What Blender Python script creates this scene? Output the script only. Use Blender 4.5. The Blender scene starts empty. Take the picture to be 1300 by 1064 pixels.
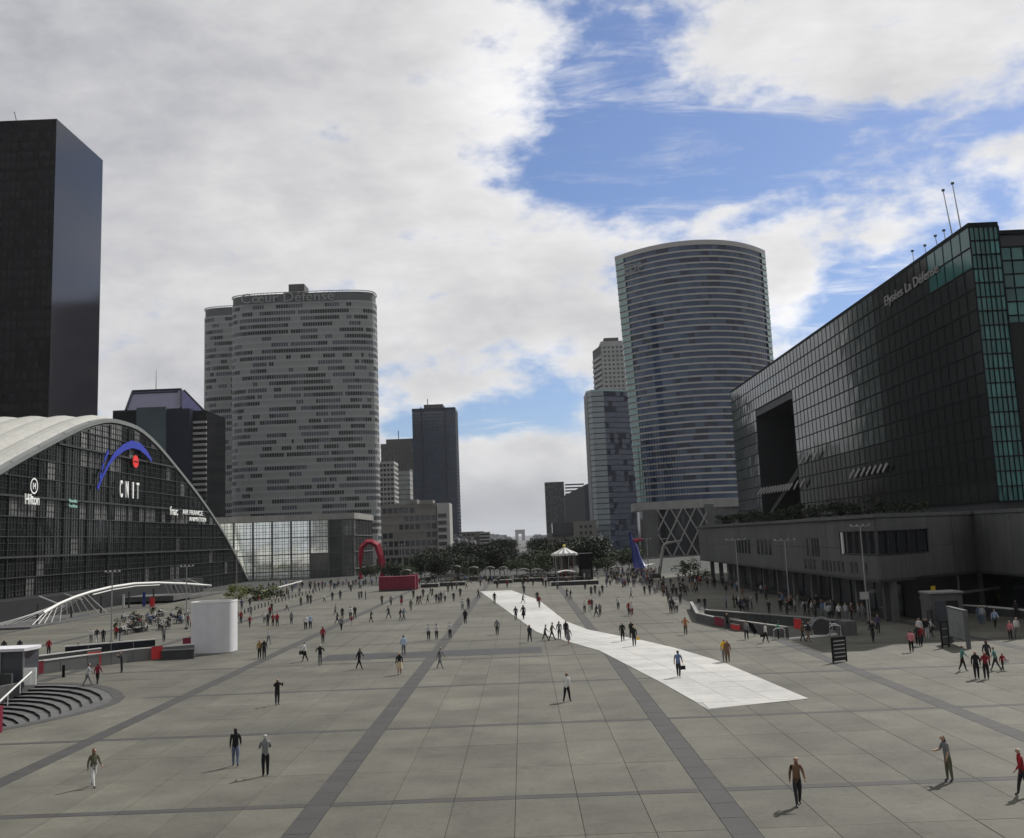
import bpy, bmesh, math, random
from math import sin, cos, tan, atan, atan2, asin, pi, radians, degrees, sqrt, hypot
from mathutils import Vector, Matrix
from mathutils.geometry import tessellate_polygon
rng = random.Random(7)
scene = bpy.context.scene
COL = scene.collection

# ------------------------------------------------------------------ camera
F, ROLL, HC = 1300.0, 0.04, 10.0          # focal length in photo pixels, camera roll, eye height over the plaza
PITCH, YAW = radians(8.591), radians(0.268)
cam_d = bpy.data.cameras.new("camera")
cam = bpy.data.objects.new("camera", cam_d)
COL.objects.link(cam)
cam_d.sensor_fit = 'HORIZONTAL'
cam_d.sensor_width = 36.0
cam_d.lens = 36.0 * F / 1300.0
cam_d.shift_y = -44.5 / 1300.0
cam_d.clip_start = 0.1
cam_d.clip_end = 30000
cam.matrix_world = Matrix.Translation((0, 0, HC)) @ Matrix.Rotation(YAW, 4, 'Z') @ Matrix.Rotation(pi/2 + PITCH, 4, 'X') @ Matrix.Rotation(-ROLL, 4, 'Z')
scene.camera = cam

# ------------------------------------------------------------------ sun, sky, exposure
HAZE = 3.5e-5
SUN_EL, SUN_AZ = radians(45), radians(43)            # azimuth from the plaza's axis (+Y) towards +X
sd = bpy.data.lights.new("sun", 'SUN')
sd.energy = 4.8
sd.angle = radians(0.55)
sd.color = (1.0, 0.965, 0.91)
sun = bpy.data.objects.new("sun", sd)
COL.objects.link(sun)
sv = Vector((sin(SUN_AZ)*cos(SUN_EL), cos(SUN_AZ)*cos(SUN_EL), sin(SUN_EL)))
sun.rotation_euler = sv.to_track_quat('Z', 'Y').to_euler()
sun.location = sv * 300
vs = scene.view_settings
vs.view_transform = 'Standard'
vs.look = 'None'
vs.exposure = 0.0
vs.gamma = 1.0
vs.use_curve_mapping = False

world = bpy.data.worlds.new("World")
scene.world = world
world.use_nodes = True
world.cycles.sampling_method = 'MANUAL'
world.cycles.sample_map_resolution = 512
wt = world.node_tree
wt.nodes.clear()

def pix_ray(px, py):
    """direction of the line of sight through a point of the photograph"""
    dx, dy = px - 650, py - 487.5
    u = cos(ROLL)*dx - sin(ROLL)*dy
    up = -(sin(ROLL)*dx + cos(ROLL)*dy)
    z = up*cos(PITCH) + F*sin(PITCH)
    fw = F*cos(PITCH) - up*sin(PITCH)
    return Vector((u*cos(YAW) - fw*sin(YAW), fw*cos(YAW) + u*sin(YAW), z))
def at(px, py, Y):
    r = pix_ray(px, py)
    return Vector((r.x*Y/r.y, Y, HC + r.z*Y/r.y))
def gnd(px, py, z=0.0):
    r = pix_ray(px, py)
    t = (z - HC)/r.z
    return Vector((r.x*t, r.y*t, z))
def onx(px, py, X):
    r = pix_ray(px, py)
    return Vector((X, r.y*X/r.x, HC + r.z*X/r.x))
def proj(p):
    x, y, z = p[0], p[1], p[2] - HC
    u = x*cos(YAW) + y*sin(YAW)
    fw = y*cos(YAW) - x*sin(YAW)
    up = z*cos(PITCH) - fw*sin(PITCH)
    d = fw*cos(PITCH) + z*sin(PITCH)
    if d <= 0.1:
        return (0, 0)
    u, v = F*u/d, -F*up/d
    return (650 + cos(ROLL)*u + sin(ROLL)*v, 487.5 - sin(ROLL)*u + cos(ROLL)*v)

class NB:
    """small helper for shader node graphs"""
    def __init__(s, tree):
        s.t = tree
    def n(s, typ, **kw):
        nd = s.t.nodes.new(typ)
        for k, v in kw.items():
            setattr(nd, k, v)
        return nd
    def put(s, sock, v):
        if isinstance(v, bpy.types.NodeSocket):
            s.t.links.new(v, sock)
        elif v is not None:
            sock.default_value = v
    def m(s, op, a, b=None, c=None, clamp=False):
        nd = s.n('ShaderNodeMath', operation=op)
        nd.use_clamp = clamp
        s.put(nd.inputs[0], a)
        if b is not None: s.put(nd.inputs[1], b)
        if c is not None: s.put(nd.inputs[2], c)
        return nd.outputs[0]
    def noise(s, vec, scale, detail=4, rough=0.55, dist=0.0):
        nd = s.n('ShaderNodeTexNoise')
        s.put(nd.inputs['Vector'], vec)
        nd.inputs['Scale'].default_value = scale
        nd.inputs['Detail'].default_value = detail
        nd.inputs['Roughness'].default_value = rough
        nd.inputs['Distortion'].default_value = dist
        return nd.outputs['Fac']
    def rng(s, v, a, b, c=0.0, d=1.0, smooth=True):
        nd = s.n('ShaderNodeMapRange', interpolation_type='SMOOTHSTEP' if smooth else 'LINEAR')
        for i, q in enumerate((v, a, b, c, d)):
            s.put(nd.inputs[i], q)
        return nd.outputs[0]
    def mix(s, f, a, b, blend='MIX'):
        nd = s.n('ShaderNodeMix', data_type='RGBA', blend_type=blend)
        s.put(nd.inputs[0], f)
        s.put(nd.inputs[6], a)
        s.put(nd.inputs[7], b)
        return nd.outputs[2]
    def comb(s, x, y, z):
        nd = s.n('ShaderNodeCombineXYZ')
        for i, q in enumerate((x, y, z)):
            s.put(nd.inputs[i], q)
        return nd.outputs[0]

W = NB(wt)
SKY_STRENGTH = 0.055
sky = W.n('ShaderNodeTexSky', sky_type='NISHITA')
sky.sun_disc = False
sky.sun_elevation = SUN_EL
sky.sun_rotation = SUN_AZ
sky.altitude = 60
sky.air_density = 1.0
sky.dust_density = 0.6
sky.ozone_density = 2.0
tc = W.n('ShaderNodeTexCoord')
sep = W.n('ShaderNodeSeparateXYZ')
wt.links.new(tc.outputs['Generated'], sep.inputs[0])
sx, sy, sz = sep.outputs
az = W.m('MULTIPLY', W.m('ARCTAN2', sx, sy), 57.2958)
el = W.m('MULTIPLY', W.m('ARCSINE', sz), 57.2958)
def skyblob(px, py, rx, ry, w, rot=0.0):
    """a gaussian in azimuth and elevation (degrees), centred on a direction seen in the photograph"""
    r = pix_ray(px, py).normalized()
    a0, e0 = degrees(atan2(r.x, r.y)), degrees(asin(r.z))
    da, de = W.m('SUBTRACT', az, a0), W.m('SUBTRACT', el, e0)
    c, s_ = cos(radians(rot)), sin(radians(rot))
    p = W.m('MULTIPLY', W.m('ADD', W.m('MULTIPLY', da, c), W.m('MULTIPLY', de, s_)), 22.0/rx)
    q = W.m('MULTIPLY', W.m('SUBTRACT', W.m('MULTIPLY', de, c), W.m('MULTIPLY', da, s_)), 22.0/ry)
    e = W.m('ADD', W.m('MULTIPLY', p, p), W.m('MULTIPLY', q, q))
    return W.m('MULTIPLY', W.m('EXPONENT', W.m('MULTIPLY', e, -1.0)), w)
def blobsum(base, lst):
    v = base
    for b in lst:
        v = W.m('ADD', v, skyblob(*b))
    return v
# lofty cloud deck: noise laid out on a plane high above the ground, so streaks run into the distance
zz = W.m('ADD', W.m('MAXIMUM', sz, 0.0), 0.16)
plane = W.comb(W.m('DIVIDE', sx, zz), W.m('DIVIDE', sy, zz), 0.35)
n_hi = W.noise(plane, 1.9, 6, 0.58, 0.35)
n_streak = W.noise(W.comb(W.m('ADD', W.m('DIVIDE', sx, zz), W.m('MULTIPLY', W.m('DIVIDE', sy, zz), 0.35)), W.m('MULTIPLY', W.m('DIVIDE', sy, zz), 2.6), 1.7), 2.3, 6, 0.62, 0.2)
# heaped clouds near the horizon
dirv = W.comb(sx, sy, W.m('MULTIPLY', sz, 1.9))
n_lo = W.noise(dirv, 6.5, 7, 0.55, 0.1)
n_fine = W.noise(dirv, 17.0, 4, 0.6)
lowf = W.rng(el, 3.0, 17.0, 1.0, 0.0)
n_mid = W.m('ADD', W.m('MULTIPLY', n_lo, 0.42), W.m('ADD', W.m('MULTIPLY', n_hi, 0.33), W.m('MULTIPLY', n_streak, 0.25)))
nz = W.m('ADD', W.m('MULTIPLY', n_lo, lowf), W.m('MULTIPLY', n_mid, W.m('SUBTRACT', 1.0, lowf)))
cover = blobsum(0.80, [
    (230, 200, 330, 220, 0.35, 0), (795, 75, 65, 85, -0.62, 0), (800, 190, 120, 80, -0.78, 0), (930, 200, 150, 70, -0.80, 0), (1040, 150, 190, 36, -0.5, 0),
    (720, 110, 45, 70, -0.25, 0), (690, 215, 70, 40, -0.35, 0), (760, 268, 110, 16, 0.12, 4), (1180, 260, 120, 40, -0.20, 15),
    (960, 262, 200, 26, -0.02, 6), (1120, 205, 150, 40, -0.34, 10), (1085, 370, 60, 50, -0.85, 25), (1170, 330, 110, 30, -0.45, 25),
    (640, 522, 95, 30, -0.62, 5), (700, 560, 80, 20, -0.40, 10), (1010, 60, 260, 55, 0.22, -3), (1255, 150, 80, 30, -0.35, 10),
    (800, 205, 24, 12, 0.55, 0), (735, 290, 70, 26, 0.20, 10), (560, 490, 60, 14, 0.30, 5), (690, 590, 110, 28, 0.30, -8),
    (1000, 350, 24, 40, 0.5, 0), (1130, 390, 90, 40, 0.35, -20), (520, 545, 50, 18, -0.7, 0), (610, 545, 60, 16, -0.35, 0), (560, 592, 30, 10, -0.3, 0), (940, 262, 110, 14, 0.28, 12),
])
mask_v = W.m('ADD', cover, W.m('MULTIPLY', W.m('SUBTRACT', nz, 0.5), 2.6))
mask_v = W.m('ADD', mask_v, W.m('MULTIPLY', W.m('SUBTRACT', n_fine, 0.5), 1.5))
mask = W.rng(mask_v, 0.16, 0.80)
bright = blobsum(0.675, [
    (60, 80, 300, 160, -0.15, 0), (650, 110, 110, 130, 0.20, 0), (560, 300, 170, 120, 0.06, 0), (1080, 60, 260, 60, 0.13, 0), (1060, 400, 160, 90, 0.22, 0),
    (250, 480, 220, 80, -0.08, 0), (650, 650, 160, 24, -0.16, 0), (650, 585, 110, 26, 0.16, 0), (1250, 250, 120, 60, 0.12, 0), (860, 300, 220, 30, 0.08, 0)])
b_n = W.m('ADD', bright, W.m('MULTIPLY', W.m('SUBTRACT', nz, 0.5), -0.60))
b_n = W.m('ADD', b_n, W.m('MULTIPLY', W.m('SUBTRACT', n_fine, 0.5), 0.34))
b_n = W.m('MAXIMUM', b_n, 0.12)
# thin edges let more light through
b_n = W.m('ADD', b_n, W.m('MULTIPLY', W.rng(mask_v, 0.35, 1.0, 1.0, 0.0), 0.12))
cl_k = W.m('DIVIDE', b_n, SKY_STRENGTH)
ccol = W.mix(W.rng(b_n, 0.35, 0.75), (0.96, 0.975, 1.07, 1), (0.99, 0.985, 0.995, 1))
cs = W.n('ShaderNodeVectorMath', operation='SCALE')
wt.links.new(ccol, cs.inputs[0])
wt.links.new(cl_k, cs.inputs['Scale'])
cir = W.noise(W.comb(W.m('ADD', W.m('DIVIDE', sx, zz), W.m('MULTIPLY', W.m('DIVIDE', sy, zz), 0.5)), W.m('MULTIPLY', W.m('DIVIDE', sy, zz), 3.4), 7.3), 2.0, 7, 0.68, 0.5)
mask = W.m('MAXIMUM', mask, W.rng(W.m('ADD', cir, W.m('MULTIPLY', W.m('SUBTRACT', n_fine, 0.5), 0.25)), 0.50, 0.82, 0.0, 0.75))
blue = W.mix(1.0, sky.outputs[0], (1.30, 1.42, 1.75, 1), 'MULTIPLY')
fin = W.mix(mask, blue, cs.outputs[0])
hz = W.rng(el, 0.0, 6.0, 0.75, 0.0)
hcol = W.n('ShaderNodeVectorMath', operation='SCALE')
hcol.inputs[0].default_value = (0.40, 0.415, 0.44)
hcol.inputs['Scale'].default_value = 1.0/SKY_STRENGTH
fin = W.mix(hz, fin, hcol.outputs[0])
bg = W.n('ShaderNodeBackground')
wt.links.new(fin, bg.inputs[0])
bg.inputs[1].default_value = SKY_STRENGTH
wo = W.n('ShaderNodeOutputWorld')
wt.links.new(bg.outputs[0], wo.inputs[0])

# ------------------------------------------------------------------ materials
def mat(name, col, rough=0.7, metal=0.0, spec=0.4, var=0.12, scale=0.4, objvar=0.0, bump=0.0, bscale=6.0, streak=0.0, emit=None, fine=0.0, stain=0.0):
    m = bpy.data.materials.new(name)
    m.use_nodes = True
    t = m.node_tree
    N = NB(t)
    b = t.nodes['Principled BSDF']
    b.inputs['Roughness'].default_value = rough
    b.inputs['Metallic'].default_value = metal
    b.inputs['Specular IOR Level'].default_value = spec
    g = N.n('ShaderNodeNewGeometry')
    P = g.outputs['Position']
    fac = 1.0
    if var:
        fac = N.rng(N.noise(P, scale, 5, 0.6), 0.25, 0.75, 1.0 - var, 1.0 + var)
    if fine:
        fac = N.m('MULTIPLY', fac, N.rng(N.noise(P, scale*14, 3, 0.6), 0.25, 0.75, 1.0 - fine, 1.0 + fine))
    if streak:
        mp = N.n('ShaderNodeMapping')
        t.links.new(P, mp.inputs[0])
        mp.inputs['Scale'].default_value = (1.2, 1.2, 0.07)
        fac = N.m('MULTIPLY', fac, N.rng(N.noise(mp.outputs[0], 1.0, 5, 0.65), 0.35, 0.8, 1.0, 1.0 - streak))
    if stain:
        # blotches, gum and wear marks of their own shape
        s1 = N.rng(N.noise(P, 0.9, 6, 0.7, 0.6), 0.55, 0.70, 1.0, 1.0 - stain*0.45)
        s2 = N.rng(N.noise(P, 5.0, 2, 0.5), 0.70, 0.76, 1.0, 1.0 - stain)
        s3 = N.rng(N.noise(P, 0.055, 3, 0.5), 0.35, 0.65, 1.0 - stain*0.28, 1.0 + stain*0.22)
        fac = N.m('MULTIPLY', N.m('MULTIPLY', fac, s1), N.m('MULTIPLY', s2, s3))
    if objvar:
        oi = N.n('ShaderNodeObjectInfo')
        fac = N.m('MULTIPLY', fac, N.rng(oi.outputs['Random'], 0.0, 1.0, 1.0 - objvar, 1.0 + objvar, smooth=False))
    if fac != 1.0:
        v = N.n('ShaderNodeVectorMath', operation='SCALE')
        v.inputs[0].default_value = col[:3]
        t.links.new(fac, v.inputs['Scale'])
        t.links.new(v.outputs[0], b.inputs['Base Color'])
    else:
        b.inputs['Base Color'].default_value = (*col[:3], 1)
    if bump:
        bp = N.n('ShaderNodeBump')
        bp.inputs['Strength'].default_value = bump
        t.links.new(N.noise(P, bscale, 4, 0.6), bp.inputs['Height'])
        t.links.new(bp.outputs[0], b.inputs['Normal'])
    if emit:
        b.inputs['Emission Color'].default_value = (*emit[:3], 1)
        b.inputs['Emission Strength'].default_value = emit[3]
    return m

M = {}
def dm(name, *a, **k):
    M[name] = mat(name, *a, **k)
dm('slab', (0.0805, 0.0785, 0.0620), 0.85, var=0.24, scale=0.28, objvar=0.12, stain=0.5, bump=0.1, bscale=3, fine=0.10)
dm('slab_far', (0.0805, 0.0785, 0.0620), 0.85, stain=0.45, var=0.24, scale=0.12, fine=0.10)
dm('joint', (0.058, 0.056, 0.046), 0.9, var=0.2, scale=0.3)
dm('dark_stone', (0.034, 0.034, 0.0335), 0.8, var=0.18, scale=0.5, objvar=0.10, fine=0.12)
dm('grey_patch', (0.021, 0.022, 0.024), 0.75, var=0.12, scale=0.6)
dm('white_slab', (0.375, 0.372, 0.352), 0.6, var=0.12, scale=0.5, objvar=0.04, fine=0.08, stain=0.45)
dm('ground', (0.025, 0.027, 0.024), 0.9, var=0.3, scale=0.02)
dm('concrete', (0.078, 0.079, 0.079), 0.85, var=0.15, scale=0.15, streak=0.35, fine=0.08)
dm('concrete_light', (0.21, 0.207, 0.195), 0.8, var=0.12, scale=0.2, streak=0.25)
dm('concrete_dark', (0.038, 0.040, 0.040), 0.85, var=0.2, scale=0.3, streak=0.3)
dm('shell', (0.33, 0.33, 0.30), 0.55, var=0.12, scale=0.06, streak=0.2, fine=0.05)
dm('rim', (0.15, 0.16, 0.155), 0.5, var=0.06)
dm('black_wall', (0.007, 0.0065, 0.007), 0.6, spec=0.05, var=0.2, scale=0.1)
dm('black_glass', (0.005, 0.005, 0.006), 0.2, spec=0.12, var=0)
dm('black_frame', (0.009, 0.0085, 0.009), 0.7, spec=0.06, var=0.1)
dm('black_gloss', (0.009, 0.008, 0.012), 0.14, spec=0.38, var=0)
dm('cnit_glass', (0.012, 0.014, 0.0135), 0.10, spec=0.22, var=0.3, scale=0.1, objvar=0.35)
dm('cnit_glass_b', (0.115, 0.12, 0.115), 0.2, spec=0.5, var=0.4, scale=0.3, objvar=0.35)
dm('cnit_frame', (0.024, 0.026, 0.026), 0.5, var=0.15)
dm('white_paint', (0.60, 0.60, 0.58), 0.45, var=0.04)
dm('white_cloth', (0.60, 0.60, 0.58), 0.8, var=0.04)
dm('grey_metal', (0.25, 0.255, 0.25), 0.4, metal=0.5, var=0.1)
dm('dark_metal', (0.04, 0.04, 0.042), 0.45, metal=0.3, var=0.1)
dm('steel', (0.55, 0.56, 0.56), 0.25, metal=0.9, var=0.05)
dm('hoarding', (0.50, 0.50, 0.52), 0.7, var=0.05, scale=1.0, streak=0.08)
dm('red', (0.26, 0.010, 0.028), 0.55, var=0.1)
dm('bright_red', (0.45, 0.022, 0.025), 0.5, var=0.1)
dm('crimson', (0.15, 0.005, 0.022), 0.55, var=0.12)
dm('blue_paint', (0.022, 0.032, 0.17), 0.5, var=0.15, scale=1.0)
dm('sign_blue', (0.012, 0.028, 0.33), 0.45, var=0.05)
dm('sign_red', (0.75, 0.02, 0.015), 0.45, var=0.05)
dm('sign_white', (0.85, 0.87, 0.85), 0.5, var=0)
dm('sign_green', (0.35, 0.62, 0.52), 0.5, var=0)
dm('sign_grey', (0.20, 0.20, 0.20), 0.5, var=0)
dm('coeur_wall', (0.235, 0.240, 0.236), 0.6, var=0.06, scale=0.05, spec=0.3)
dm('coeur_top', (0.075, 0.078, 0.078), 0.6, var=0.05)
dm('coeur_a', (0.200, 0.205, 0.200), 0.4, var=0.05, spec=0.3)
dm('coeur_b', (0.040, 0.046, 0.062), 0.25, var=0.1, spec=0.35)
dm('coeur_c', (0.006, 0.007, 0.007), 0.3, var=0, spec=0.15)
dm('edf_band', (0.29, 0.28, 0.27), 0.45, var=0.05, spec=0.5)
dm('edf_a', (0.024, 0.045, 0.092), 0.10, spec=0.35, var=0)
dm('edf_b', (0.036, 0.066, 0.115), 0.10, spec=0.45, var=0)
dm('edf_c', (0.010, 0.017, 0.040), 0.10, spec=0.3, var=0)
dm('edf_green', (0.16, 0.26, 0.25), 0.2, spec=0.8, var=0.1)
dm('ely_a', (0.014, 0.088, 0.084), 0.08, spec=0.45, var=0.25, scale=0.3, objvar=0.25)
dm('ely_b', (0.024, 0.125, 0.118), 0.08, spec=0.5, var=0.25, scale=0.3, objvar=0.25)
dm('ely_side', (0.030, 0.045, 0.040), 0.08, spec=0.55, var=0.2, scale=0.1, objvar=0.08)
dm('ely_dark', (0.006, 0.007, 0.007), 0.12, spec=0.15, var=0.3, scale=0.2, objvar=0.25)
dm('ely_frame', (0.008, 0.011, 0.012), 0.7, spec=0.08, var=0)
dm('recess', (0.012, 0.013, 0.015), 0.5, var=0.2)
dm('mirror_glass', (0.30, 0.32, 0.31), 0.05, metal=0.0, spec=1.0, var=0.15, scale=0.5, objvar=0.1)
M['mirror_glass'].node_tree.nodes['Principled BSDF'].inputs['Metallic'].default_value = 0.75
M['mirror_glass'].node_tree.nodes['Principled BSDF'].inputs['IOR'].default_value = 1.8
v_ = [n for n in M['mirror_glass'].node_tree.nodes if n.type == 'VECT_MATH'][0]
v_.inputs[0].default_value = (0.88, 0.93, 0.90)
dm('hall_dark', (0.05, 0.054, 0.052), 0.10, spec=0.9, var=0.4, scale=0.2)
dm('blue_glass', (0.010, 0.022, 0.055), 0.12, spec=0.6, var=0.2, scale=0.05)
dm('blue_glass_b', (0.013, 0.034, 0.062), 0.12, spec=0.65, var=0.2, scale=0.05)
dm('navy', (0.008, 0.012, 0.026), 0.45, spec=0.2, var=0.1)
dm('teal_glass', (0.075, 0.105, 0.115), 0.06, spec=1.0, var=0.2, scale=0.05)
dm('brown_wall', (0.038, 0.035, 0.031), 0.7, var=0.1, scale=0.05)
dm('beige', (0.15, 0.145, 0.132), 0.8, var=0.12, scale=0.1, streak=0.2)
dm('pale', (0.28, 0.28, 0.27), 0.7, var=0.1, scale=0.1)
dm('window_dark', (0.015, 0.017, 0.022), 0.15, spec=0.5, var=0)
dm('window_mid', (0.05, 0.055, 0.065), 0.2, spec=0.5, var=0)
dm('plum_glass', (0.045, 0.045, 0.10), 0.12, spec=0.7, var=0.1, scale=0.1)
dm('far_wall', (0.11, 0.115, 0.12), 0.9, var=0.2, scale=0.01, objvar=0.35)
dm('far_roof', (0.10, 0.105, 0.115), 0.9, var=0.2, scale=0.02, objvar=0.3)
dm('bark', (0.05, 0.042, 0.035), 0.9, var=0.2, scale=3)
dm('leaf_dark', (0.015, 0.022, 0.010), 0.7, var=0.35, scale=0.6, spec=0.2, objvar=0.35)
dm('leaf_mid', (0.032, 0.044, 0.016), 0.7, var=0.35, scale=0.6, spec=0.2, objvar=0.35)
dm('leaf_bright', (0.115, 0.13, 0.025), 0.7, var=0.3, scale=0.8, spec=0.2)
dm('yellow', (0.62, 0.45, 0.03), 0.6, var=0.05)
dm('green_cloth', (0.02, 0.20, 0.10), 0.7, var=0.05)
dm('panel_print', (0.16, 0.17, 0.17), 0.4, var=0.3, scale=3, fine=0.2)
dm('clear_panel', (0.12, 0.125, 0.125), 0.25, var=0.1, spec=0.6)

# ------------------------------------------------------------------ mesh building
class MB:
    def __init__(s):
        s.v, s.f, s.m = [], [], []
    def quad(s, a, b, c, d, m=0):
        i = len(s.v)
        s.v += [tuple(a), tuple(b), tuple(c), tuple(d)]
        s.f.append((i, i+1, i+2, i+3)); s.m.append(m)
        return s
    def face(s, pts, m=0):
        i = len(s.v)
        s.v += [tuple(p) for p in pts]
        s.f.append(tuple(range(i, i+len(pts)))); s.m.append(m)
        return s
    def box(s, x0, y0, z0, x1, y1, z1, m=0):
        return s.prism([(x0, y0), (x1, y0), (x1, y1), (x0, y1)], z0, z1, m)
    def prism(s, poly, z0, z1, m=0, mtop=None, poly1=None):
        n = len(poly); i = len(s.v)
        p1 = poly1 or poly
        s.v += [(p[0], p[1], z0 if len(p) < 3 else p[2]) for p in poly] + [(p[0], p[1], z1) for p in p1]
        for k in range(n):
            j = (k+1) % n
            s.f.append((i+k, i+j, i+n+j, i+n+k)); s.m.append(m)
        s.f.append(tuple(i+n+k for k in range(n))); s.m.append(m if mtop is None else mtop)
        s.f.append(tuple(i+n-1-k for k in range(n))); s.m.append(m)
        return s
    def bar(s, p0, p1, z0, z1, t0, t1, m=0):
        """upright box along the plan segment p0-p1, from t0 to t1 along its outward (right-hand) normal"""
        dx, dy = p1[0]-p0[0], p1[1]-p0[1]
        L = hypot(dx, dy) or 1e-6
        nx, ny = dy/L, -dx/L
        return s.prism([(p0[0]+nx*t1, p0[1]+ny*t1), (p1[0]+nx*t1, p1[1]+ny*t1), (p1[0]+nx*t0, p1[1]+ny*t0), (p0[0]+nx*t0, p0[1]+ny*t0)], z0, z1, m)
    def tube(s, path, r, n=6, m=0, cap=True):
        path = [Vector(p) for p in path]
        rs = r if isinstance(r, (list, tuple)) else [r]*len(path)
        rings = []
        for k, p in enumerate(path):
            d = (path[min(k+1, len(path)-1)] - path[max(k-1, 0)])
            d = d.normalized() if d.length > 1e-9 else Vector((0, 0, 1))
            a = d.cross(Vector((0, 0, 1)))
            if a.length < 1e-3: a = d.cross(Vector((0, 1, 0)))
            a.normalize(); b = d.cross(a)
            i = len(s.v)
            for q in range(n):
                w = 2*pi*q/n
                s.v.append(tuple(p + (a*cos(w) + b*sin(w))*rs[k]))
            rings.append(i)
        for k in range(len(path)-1):
            for q in range(n):
                q2 = (q+1) % n
                s.f.append((rings[k]+q, rings[k]+q2, rings[k+1]+q2, rings[k+1]+q)); s.m.append(m)
        if cap:
            s.f.append(tuple(rings[0]+q for q in range(n))); s.m.append(m)
            s.f.append(tuple(rings[-1]+n-1-q for q in range(n))); s.m.append(m)
        return s
    def beam(s, a, b, w, h, m=0):
        """rectangular bar between two points"""
        a, b = Vector(a), Vector(b)
        d = (b-a).normalized()
        u = d.cross(Vector((0, 0, 1)))
        if u.length < 1e-3: u = Vector((1, 0, 0))
        u.normalize(); v = d.cross(u)
        c = [(-w/2, -h/2), (w/2, -h/2), (w/2, h/2), (-w/2, h/2)]
        i = len(s.v)
        for p in (a, b):
            for x, y in c:
                s.v.append(tuple(p + u*x + v*y))
        for k in range(4):
            j = (k+1) % 4
            s.f.append((i+k, i+j, i+4+j, i+4+k)); s.m.append(m)
        s.f.append((i+3, i+2, i+1, i)); s.m.append(m)
        s.f.append((i+4, i+5, i+6, i+7)); s.m.append(m)
        return s
    def lathe(s, prof, c=(0, 0, 0), n=16, m=0):
        i = len(s.v)
        for r, z in prof:
            for q in range(n):
                w = 2*pi*q/n
                s.v.append((c[0]+r*cos(w), c[1]+r*sin(w), c[2]+z))
        for k in range(len(prof)-1):
            for q in range(n):
                q2 = (q+1) % n
                s.f.append((i+k*n+q, i+k*n+q2, i+(k+1)*n+q2, i+(k+1)*n+q)); s.m.append(m)
        return s
    def mesh(s, name, mats, smooth=False):
        me = bpy.data.meshes.new(name)
        me.from_pydata(s.v, [], s.f)
        for q in mats: me.materials.append(M[q] if isinstance(q, str) else q)
        if len(mats) > 1: me.polygons.foreach_set('material_index', s.m)
        if smooth: me.polygons.foreach_set('use_smooth', [True]*len(s.f))
        me.update()
        return me
    def build(s, name, mats, parent=None, smooth=False, **props):
        """link as one object; vertices are in world coordinates, or local ones under a parent at the world's origin"""
        if isinstance(mats, str): mats = [mats]
        org = Vector((0, 0, 0))
        if parent is None and s.v:
            xs = [p[0] for p in s.v]; ys = [p[1] for p in s.v]; zs = [p[2] for p in s.v]
            org = Vector(((min(xs)+max(xs))/2, (min(ys)+max(ys))/2, min(zs)))
            s.v = [(p[0]-org.x, p[1]-org.y, p[2]-org.z) for p in s.v]
        o = bpy.data.objects.new(name, s.mesh(name, mats, smooth))
        COL.objects.link(o)
        if parent is None:
            o.location = org
        else:
            o.parent = parent
            o.location = -parent.location if parent.parent is None else Vector((0, 0, 0))
        for k, v in props.items(): o[k] = v
        return o

def tag(o, label=None, category=None, group=None, kind=None):
    if label: o['label'] = label
    if category: o['category'] = category
    if group: o['group'] = group
    if kind: o['kind'] = kind
    return o
def empty(name, loc, label, category, group=None):
    o = bpy.data.objects.new(name, None)
    COL.objects.link(o)
    o.location = loc
    o.empty_display_size = 0.5
    return tag(o, label, category, group)
KIDS = {}
def copy_tree(o, loc=None, rotz=None, scale=None, parent=None, label=None):
    c = o.copy(); COL.objects.link(c)
    if parent is not None: c.parent = parent
    if loc is not None: c.location = loc
    if rotz is not None: c.rotation_euler = (0, 0, rotz)
    if scale is not None: c.scale = (scale,)*3 if not isinstance(scale, tuple) else scale
    if label: c['label'] = label
    for ch in list(o.children):
        copy_tree(ch, parent=c)
    return c
def share(o, loc, parent=None):
    """another object that uses the same mesh (a repeated part)"""
    c = o.copy(); COL.objects.link(c)
    c.location = loc
    return c
def offset_poly(poly, d):
    """grow a counter-clockwise plan outline by d"""
    n = len(poly); out = []
    for k in range(n):
        a, b, c = Vector(poly[k-1][:2]), Vector(poly[k][:2]), Vector(poly[(k+1) % n][:2])
        e1, e2 = (b-a).normalized(), (c-b).normalized()
        n1, n2 = Vector((e1.y, -e1.x)), Vector((e2.y, -e2.x))
        q = n1 + n2
        q = q / max(q.length_squared, 0.3) * 2 if q.length > 1e-6 else n1
        out.append((b.x + q.x*d, b.y + q.y*d))
    return out
def text(body, size, loc, rot, m, name, parent, extrude=0.05, sx=1.0, label=None, fit=None, sy=1.0):
    cu = bpy.data.curves.new(name, 'FONT')
    cu.body = body; cu.size = size; cu.extrude = extrude
    cu.resolution_u = 3
    t = bpy.data.objects.new(name + '_curve', cu)
    COL.objects.link(t)
    me = bpy.data.meshes.new_from_object(t.evaluated_get(bpy.context.evaluated_depsgraph_get()))
    bpy.data.objects.remove(t)
    bpy.data.curves.remove(cu)
    me.name = name
    me.materials.clear(); me.materials.append(M[m])
    if fit:
        xs = [v.co.x for v in me.vertices]
        sx = fit/(max(xs)-min(xs))
    for v in me.vertices: v.co.x *= sx; v.co.y *= sy
    o = bpy.data.objects.new(name, me)
    COL.objects.link(o)
    o.parent = parent
    o.location = Vector(loc) - (parent.location if parent.parent is None else Vector((0, 0, 0)))
    o.rotation_euler = rot
    if label: o['label'] = label
    return o

# ================================================================== GROUND
PIT_C, PIT_R = None, None
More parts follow.
